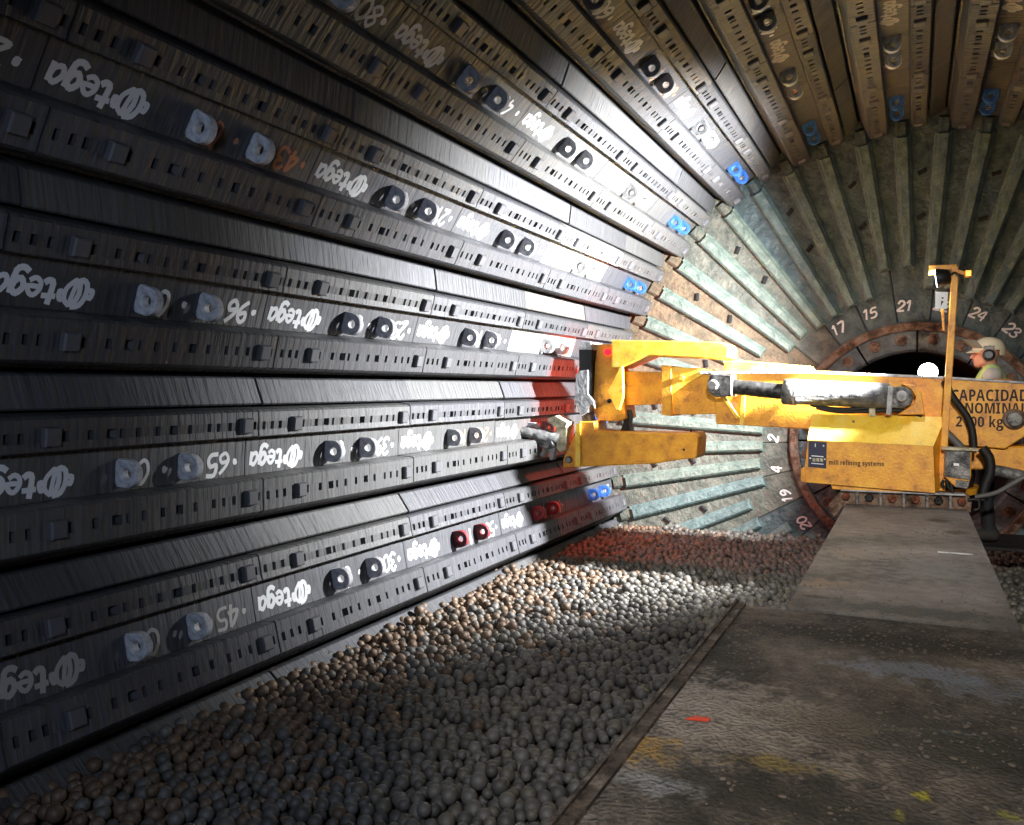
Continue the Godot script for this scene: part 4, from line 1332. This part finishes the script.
# ------------------------------------------------------------------ operator
func nets(bones: Array, cell: float, k: float, st: SurfaceTool, cut_y := -1e9):
	var lo := Vector3.ONE * 1e9
	var hi := -lo
	for b in bones:
		for i in 2:
			var r: float = b[2 + i] + cell * 3 + k * 0.3
			lo = lo.min(b[i] - Vector3.ONE * r)
			hi = hi.max(b[i] + Vector3.ONE * r)
	var nx := int((hi.x - lo.x) / cell) + 2
	var ny := int((hi.y - lo.y) / cell) + 2
	var nz := int((hi.z - lo.z) / cell) + 2
	var fld := PackedFloat32Array()
	fld.resize(nx * ny * nz)
	fld.fill(1.0)
	for b in bones:
		var a: Vector3 = b[0]
		var c: Vector3 = b[1]
		var ra: float = b[2]
		var rb: float = b[3]
		var r := maxf(ra, rb) + k + cell * 2
		var mn := a.min(c) - Vector3.ONE * r
		var mx := a.max(c) + Vector3.ONE * r
		var ac := c - a
		var l2 := maxf(ac.length_squared(), 1e-9)
		for z in range(maxi(0, int((mn.z - lo.z) / cell)), mini(nz, int((mx.z - lo.z) / cell) + 2)):
			for y in range(maxi(0, int((mn.y - lo.y) / cell)), mini(ny, int((mx.y - lo.y) / cell) + 2)):
				for x in range(maxi(0, int((mn.x - lo.x) / cell)), mini(nx, int((mx.x - lo.x) / cell) + 2)):
					var p := lo + Vector3(x, y, z) * cell
					var t := clampf((p - a).dot(ac) / l2, 0, 1)
					var d := (p - a - ac * t).length() - lerpf(ra, rb, t)
					var i := x + nx * (y + ny * z)
					var e := fld[i]
					var h := maxf(k - absf(d - e), 0.0) / k
					fld[i] = minf(d, e) - h * h * k * 0.25
	if cut_y > -1e8:
		for z in nz:
			for y in ny:
				for x in nx:
					var i := x + nx * (y + ny * z)
					if fld[i] < 0.1: fld[i] = maxf(fld[i], cut_y - (lo.y + y * cell))
	var vid := {}
	var verts := PackedVector3Array()
	var cols := PackedColorArray()
	for z in nz - 1:
		for y in ny - 1:
			for x in nx - 1:
				var i := x + nx * (y + ny * z)
				var m := 0
				var v := [fld[i], fld[i + 1], fld[i + nx], fld[i + nx + 1], fld[i + nx * ny], fld[i + nx * ny + 1], fld[i + nx * ny + nx], fld[i + nx * ny + nx + 1]]
				for q in 8:
					if v[q] < 0: m |= 1 << q
				if m == 0 or m == 255: continue
				var s := Vector3.ZERO
				var cnt := 0
				for e in [[0, 1], [2, 3], [4, 5], [6, 7], [0, 2], [1, 3], [4, 6], [5, 7], [0, 4], [1, 5], [2, 6], [3, 7]]:
					var va: float = v[e[0]]
					var vb: float = v[e[1]]
					if (va < 0) == (vb < 0): continue
					var t := va / (va - vb)
					var pa := Vector3(e[0] & 1, (e[0] >> 1) & 1, e[0] >> 2)
					var pb := Vector3(e[1] & 1, (e[1] >> 1) & 1, e[1] >> 2)
					s += pa.lerp(pb, t)
					cnt += 1
				var p := lo + (Vector3(x, y, z) + s / cnt) * cell
				vid[i] = verts.size()
				verts.append(p)
				var bd := 1e9
				var bc := Color.WHITE
				for b in bones:
					var ac: Vector3 = b[1] - b[0]
					var t := clampf((p - b[0]).dot(ac) / maxf(ac.length_squared(), 1e-9), 0, 1)
					var d: float = (p - b[0] - ac * t).length() - lerpf(b[2], b[3], t)
					if d < bd:
						bd = d
						bc = b[4]
				cols.append(bc)
	st.set_smooth_group(0)
	var step := [1, nx, nx * ny]
	for z in range(1, nz - 1):
		for y in range(1, ny - 1):
			for x in range(1, nx - 1):
				var i := x + nx * (y + ny * z)
				for ax in 3:
					var j: int = i + step[ax]
					if (fld[i] < 0) == (fld[j] < 0): continue
					var u: int = step[(ax + 1) % 3]
					var w: int = step[(ax + 2) % 3]
					var ids := [i, i - u, i - u - w, i - w]
					var ok := true
					for d in ids:
						if not vid.has(d): ok = false
					if not ok: continue
					var q := [vid[ids[0]], vid[ids[1]], vid[ids[2]], vid[ids[3]]]
					if fld[i] < 0: q.reverse()
					for t in [0, 1, 2, 0, 2, 3]:
						st.set_color(cols[q[t]])
						st.add_vertex(verts[q[t]])
	st.set_smooth_group(-1)

func build_person():
	var zp := 2.575
	var hc := px(986, 354, zp)           # middle of the skull
	var feet := -0.757
	var root := base("person", Vector3(hc.x + 0.02, feet, hc.z), "person in tan hard hat, ear muffs and pale green vest behind the boom", "person")
	var c := hc - root.position
	var skin := Color(0.56, 0.26, 0.18)
	var shirt := Color(0.34, 0.31, 0.28)
	var pants := Color(0.012, 0.013, 0.018)
	var boot := Color(0.03, 0.025, 0.02)
	var V := func(x: float, y: float, z: float) -> Vector3: return Vector3(x, y, z)
	var nk := c + Vector3(0.03, -0.13, 0)
	var chest := c + Vector3(0.04, -0.32, 0)
	var waist := c + Vector3(0.03, -0.62, 0)
	var hip := c + Vector3(0.03, -0.78, 0)
	var st := sb()
	var bones := [[nk + Vector3(0, 0.05, 0), nk + Vector3(0, -0.05, 0), 0.055, 0.06, skin]]
	bones.append([chest + Vector3(0, 0.08, -0.06), chest + Vector3(0, 0.08, 0.06), 0.10, 0.10, shirt])
	bones.append([chest + Vector3(0, 0, -0.08), chest + Vector3(0, 0, 0.08), 0.125, 0.125, shirt])
	bones.append([waist + Vector3(0, 0.1, -0.06), waist + Vector3(0, 0.1, 0.06), 0.115, 0.115, shirt])
	bones.append([hip + Vector3(0, 0, -0.07), hip + Vector3(0, 0, 0.07), 0.12, 0.12, pants])
	for s in [-1.0, 1.0]:
		var sh := chest + Vector3(0.0, 0.12, 0.19 * s)
		var el := sh + Vector3(-0.05, -0.29, 0.05 * s)
		var wr := el + Vector3(-0.24, 0.04, -0.03 * s)
		bones.append([chest + Vector3(0, 0.12, 0.1 * s), sh, 0.08, 0.07, shirt])
		bones.append([sh, el, 0.062, 0.047, shirt])
		bones.append([el, wr, 0.046, 0.032, shirt])
		var hp_ := hip + Vector3(0, -0.02, 0.095 * s)
		var kn := Vector3(hip.x - 0.03, 0.47, 0.11 * s)
		var an := Vector3(hip.x + 0.01, 0.115, 0.12 * s)
		bones.append([hp_, kn, 0.095, 0.062, pants])
		bones.append([kn, an, 0.062, 0.048, pants])
		bones.append([an + Vector3(0.03, -0.045, 0), an + Vector3(-0.16, -0.055, 0), 0.052, 0.042, boot])
		# hand: palm, four fingers and a thumb, loosely curled
		var hb := []
		var pm := wr + Vector3(-0.075, 0.0, 0)
		hb.append([wr, pm + Vector3(0, 0, -0.02), 0.028, 0.022, skin])
		hb.append([wr, pm + Vector3(0, 0, 0.02), 0.028, 0.022, skin])
		for q in 4:
			var o := pm + Vector3(-0.01, 0.0, (q - 1.5) * 0.021)
			var ln: float = [0.034, 0.040, 0.037, 0.029][q]
			var a1 := o + Vector3(-ln, -0.008, 0)
			var a2 := a1 + Vector3(-ln * 0.55, -ln * 0.5, 0)
			var a3 := a2 + Vector3(-ln * 0.1, -ln * 0.6, 0)
			hb.append([o, a1, 0.0105, 0.0098, skin]); hb.append([a1, a2, 0.0098, 0.009, skin]); hb.append([a2, a3, 0.009, 0.008, skin])
		var t0 := wr + Vector3(-0.03, 0, -0.028 * s)
		var t1 := t0 + Vector3(-0.035, -0.01, -0.026 * s)
		hb.append([t0, t1, 0.013, 0.011, skin]); hb.append([t1, t1 + Vector3(-0.03, -0.012, -0.002 * s), 0.011, 0.009, skin])
		nets(hb, 0.005, 0.006, st)
	nets(bones, 0.016, 0.05, st)
	# head, facing -x
	var h := [[c + Vector3(0.015, 0.02, -0.006), c + Vector3(0.015, 0.02, 0.006), 0.086, 0.086, skin], [c + Vector3(-0.03, 0.03, -0.012), c + Vector3(-0.03, 0.03, 0.012), 0.066, 0.066, skin],
		[c + Vector3(-0.045, -0.045, -0.016), c + Vector3(-0.045, -0.045, 0.016), 0.045, 0.045, skin], [c + Vector3(-0.066, -0.088, -0.010), c + Vector3(-0.066, -0.088, 0.010), 0.026, 0.026, skin],
		[c + Vector3(-0.02, -0.07, -0.045), c + Vector3(-0.06, -0.085, 0.0), 0.028, 0.026, skin], [c + Vector3(-0.02, -0.07, 0.045), c + Vector3(-0.06, -0.085, 0.0), 0.028, 0.026, skin],
		[c + Vector3(-0.092, 0.005, 0), c + Vector3(-0.112, -0.028, 0), 0.009, 0.014, skin], [c + Vector3(-0.09, -0.052, -0.014), c + Vector3(-0.09, -0.052, 0.014), 0.008, 0.008, Color(0.42, 0.13, 0.11)],
		[c + Vector3(-0.088, -0.064, -0.012), c + Vector3(-0.088, -0.064, 0.012), 0.009, 0.009, Color(0.45, 0.15, 0.12)],
		[c + Vector3(0.02, -0.05, 0), nk + Vector3(0, -0.02, 0), 0.056, 0.056, skin]]
	for s in [-1.0, 1.0]:
		h.append([c + Vector3(-0.085, 0.022, 0.028 * s), c + Vector3(-0.087, 0.022, 0.034 * s), 0.011, 0.011, Color(0.05, 0.03, 0.025)])
		h.append([c + Vector3(0.012, 0.015, 0.088 * s), c + Vector3(0.02, -0.02, 0.086 * s), 0.014, 0.011, skin])
	nets(h, 0.005, 0.018, st)
	inst(root, "body", done(st), M.body)
	# vest over the trunk
	st = sb()
	var vb := [[chest + Vector3(0, 0.085, -0.06), chest + Vector3(0, 0.085, 0.06), 0.115, 0.115, Color.WHITE], [chest + Vector3(0, 0, -0.08), chest + Vector3(0, 0, 0.08), 0.142, 0.142, Color.WHITE], [waist + Vector3(0, 0.1, -0.06), waist + Vector3(0, 0.1, 0.06), 0.132, 0.132, Color.WHITE], [waist + Vector3(0, -0.05, -0.06), waist + Vector3(0, -0.05, 0.06), 0.13, 0.13, Color.WHITE],
		[chest + Vector3(0, 0.13, -0.14), chest + Vector3(0, 0.16, -0.08), 0.082, 0.07, Color.WHITE], [chest + Vector3(0, 0.13, 0.14), chest + Vector3(0, 0.16, 0.08), 0.082, 0.07, Color.WHITE]]
	var ymin := waist.y - 0.10
	nets(vb, 0.012, 0.04, st, ymin)
	inst(root, "vest", done(st), M.vest)
	# hard hat
	st = sb()
	var hcn := c + Vector3(0.022, 0.038, 0)
	var prof := [[0.0, 1.0], [0.35, 0.94], [0.62, 0.80], [0.82, 0.60], [0.94, 0.36], [1.0, 0.08], [1.02, -0.05]]
	st.set_smooth_group(0)
	for i in 28:
		var a := TAU * i / 28
		var b := TAU * (i + 1) / 28
		for j in prof.size() - 1:
			var e := func(t: float, q: Array) -> Vector3: return hcn + Vector3(cos(t) * q[0] * 0.132, q[1] * 0.112, sin(t) * q[0] * 0.108)
			quad(st, e.call(a, prof[j]), e.call(b, prof[j]), e.call(b, prof[j + 1]), e.call(a, prof[j + 1]))
	# low neck guard at the back of the hat
	for i in range(-6, 6):
		var a := 0.16 * i
		var b := 0.16 * (i + 1)
		var e2 := func(t: float, y: float, k: float) -> Vector3: return hcn + Vector3(cos(t) * 0.134 * k, y, sin(t) * 0.11 * k)
		quad(st, e2.call(a, -0.004, 1.0), e2.call(b, -0.004, 1.0), e2.call(b, -0.055, 0.98), e2.call(a, -0.055, 0.98))
	st.set_smooth_group(-1)
	var hat := inst(root, "hard_hat", done(st), M.helmet)
	st = sb()
	for i in range(-5, 5):
		var a := PI + 0.22 * i
		var b := PI + 0.22 * (i + 1)
		var e3 := func(t: float, k: float, y: float) -> Vector3: return hcn + Vector3(cos(t) * 0.132 * k, y, sin(t) * 0.108 * minf(k, 1.15))
		quad(st, e3.call(a, 0.98, 0.0), e3.call(b, 0.98, 0.0), e3.call(b, 1.36, -0.022), e3.call(a, 1.36, -0.022))
		quad(st, e3.call(a, 1.36, -0.022), e3.call(b, 1.36, -0.022), e3.call(b, 1.36, -0.028), e3.call(a, 1.36, -0.028))
		quad(st, e3.call(a, 0.98, -0.006), e3.call(b, 0.98, -0.006), e3.call(b, 1.36, -0.028), e3.call(a, 1.36, -0.028))
	inst(hat, "brim", done(st), M.helmet)
	# raised visor: a curved band from the temples forward and up
	st = sb()
	for i in range(-6, 6):
		var a := PI + 0.2 * i
		var b := PI + 0.2 * (i + 1)
		for j in 3:
			var e4 := func(t: float, q: float) -> Vector3: return hcn + Vector3(cos(t) * (0.137 + 0.055 * q) - 0.02 * q, 0.02 + 0.075 * q - 0.035 * absf(t - PI) * 0.3, sin(t) * (0.115 + 0.004 * q)) + Vector3(-0.015, 0, 0) * q
			quad(st, e4.call(a, j / 3.0), e4.call(b, j / 3.0), e4.call(b, (j + 1) / 3.0), e4.call(a, (j + 1) / 3.0))
	inst(hat, "visor", done(st), M.grey_plastic)
	st = sb()
	boxm(hcn + Vector3(-0.05, -0.004, 0.098), hcn + Vector3(0.035, 0.030, 0.114), 0.005, st)
	boxm(hcn + Vector3(-0.05, -0.004, -0.114), hcn + Vector3(0.035, 0.030, -0.098), 0.005, st)
	inst(hat, "visor_mount", done(st), M.grey_plastic)
	for s in [-1.0, 1.0]:
		st = sb()
		var ec := c + Vector3(0.015, -0.012, 0.085 * s)
		tube([ec, ec + Vector3(0, 0, 0.02 * s), ec + Vector3(0, 0, 0.036 * s), ec + Vector3(0, 0, 0.042 * s)], [0.05, 0.052, 0.046, 0.03], 18, st)
		var em := inst(root, "ear_muff", done(st), M.muff)
		st = sb()
		tube([ec + Vector3(0.0, 0.03, 0.02 * s), ec + Vector3(0.005, 0.085, 0.022 * s)], [0.008], 8, st)
		inst(em, "arm", done(st), M.grey_plastic)
	print("person done")

# ------------------------------------------------------------------ flood light standing behind the photographer
func build_floodlight():
	var at := Vector3(-0.55, 1.15, 0.55)
	var root := base("flood_light", Vector3(at.x, DECK * S, at.z), "work light with three heads on a stand behind the photographer", "lamp")
	var o := at - root.position
	var dir := (Vector3(-2.85, -0.12, -4.4) - at).normalized()
	var st := sb()
	boxm(Vector3(-0.20, -0.14, 0.0), Vector3(0.20, 0.14, 0.10), 0.01, st)
	var b := inst(root, "housing", done(st), M.black)
	b.position = o
	b.basis = Basis.looking_at(dir)
	st = sb()
	boxm(Vector3(-0.18, -0.12, -0.006), Vector3(0.18, 0.12, -0.001), 0.0, st)
	var l := inst(root, "lens", done(st), glow(Color(0.74, 0.84, 1.0), 1.0))
	l.position = o
	l.basis = b.basis
	spot(at + dir * 0.04, at + dir * 3.0, 4.6, Color(0.80, 0.87, 1.0), 34.0, 0.14, self)
	st = sb()
	tube([Vector3(0, 0, 0.2), Vector3(0, 2.75, 0.2)], [0.025], 10, st)
	tube([Vector3(0, 2.7, 0.2), Vector3(1.6, 2.7, 0.2)], [0.02], 8, st)
	tube([o + Vector3(0, 0, 0.08), Vector3(0, o.y, 0.2)], [0.02], 8, st)
	inst(root, "stand", done(st), M.dark_steel)
	# two round heads on the cross bar: one turned to the machine, one down to the deck
	for q in [[Vector3(0.5, 2.25, 0.55), Vector3(-0.5, 0.0, -7.6), 36.0, 15.0], [Vector3(0.2, 2.25, 0.55), Vector3(0.0, -0.36, -3.6), 11.0, 27.0]]:
		var at2: Vector3 = q[0]
		var d2: Vector3 = (q[1] - at2).normalized()
		var o2 := at2 - root.position
		st = sb()
		tube([o2 - d2 * 0.12, o2 - d2 * 0.10, o2], [0.05, 0.09, 0.12], 20, st)
		inst(root, "spot_housing", done(st), M.black)
		st = sb()
		tube([o2 + d2 * 0.001, o2 + d2 * 0.006], [0.11], 20, st)
		inst(root, "spot_lens", done(st), glow(Color(1.0, 0.95, 0.88), 2.0))
		st = sb()
		tube([o2 - d2 * 0.06, Vector3(o2.x, 2.7, 0.2)], [0.018], 8, st)
		inst(root, "spot_arm", done(st), M.dark_steel)
		spot(at2 + d2 * 0.03, at2 + d2 * 5.0, q[2], Color(1.0, 0.98, 0.95), q[3], 0.12, self)
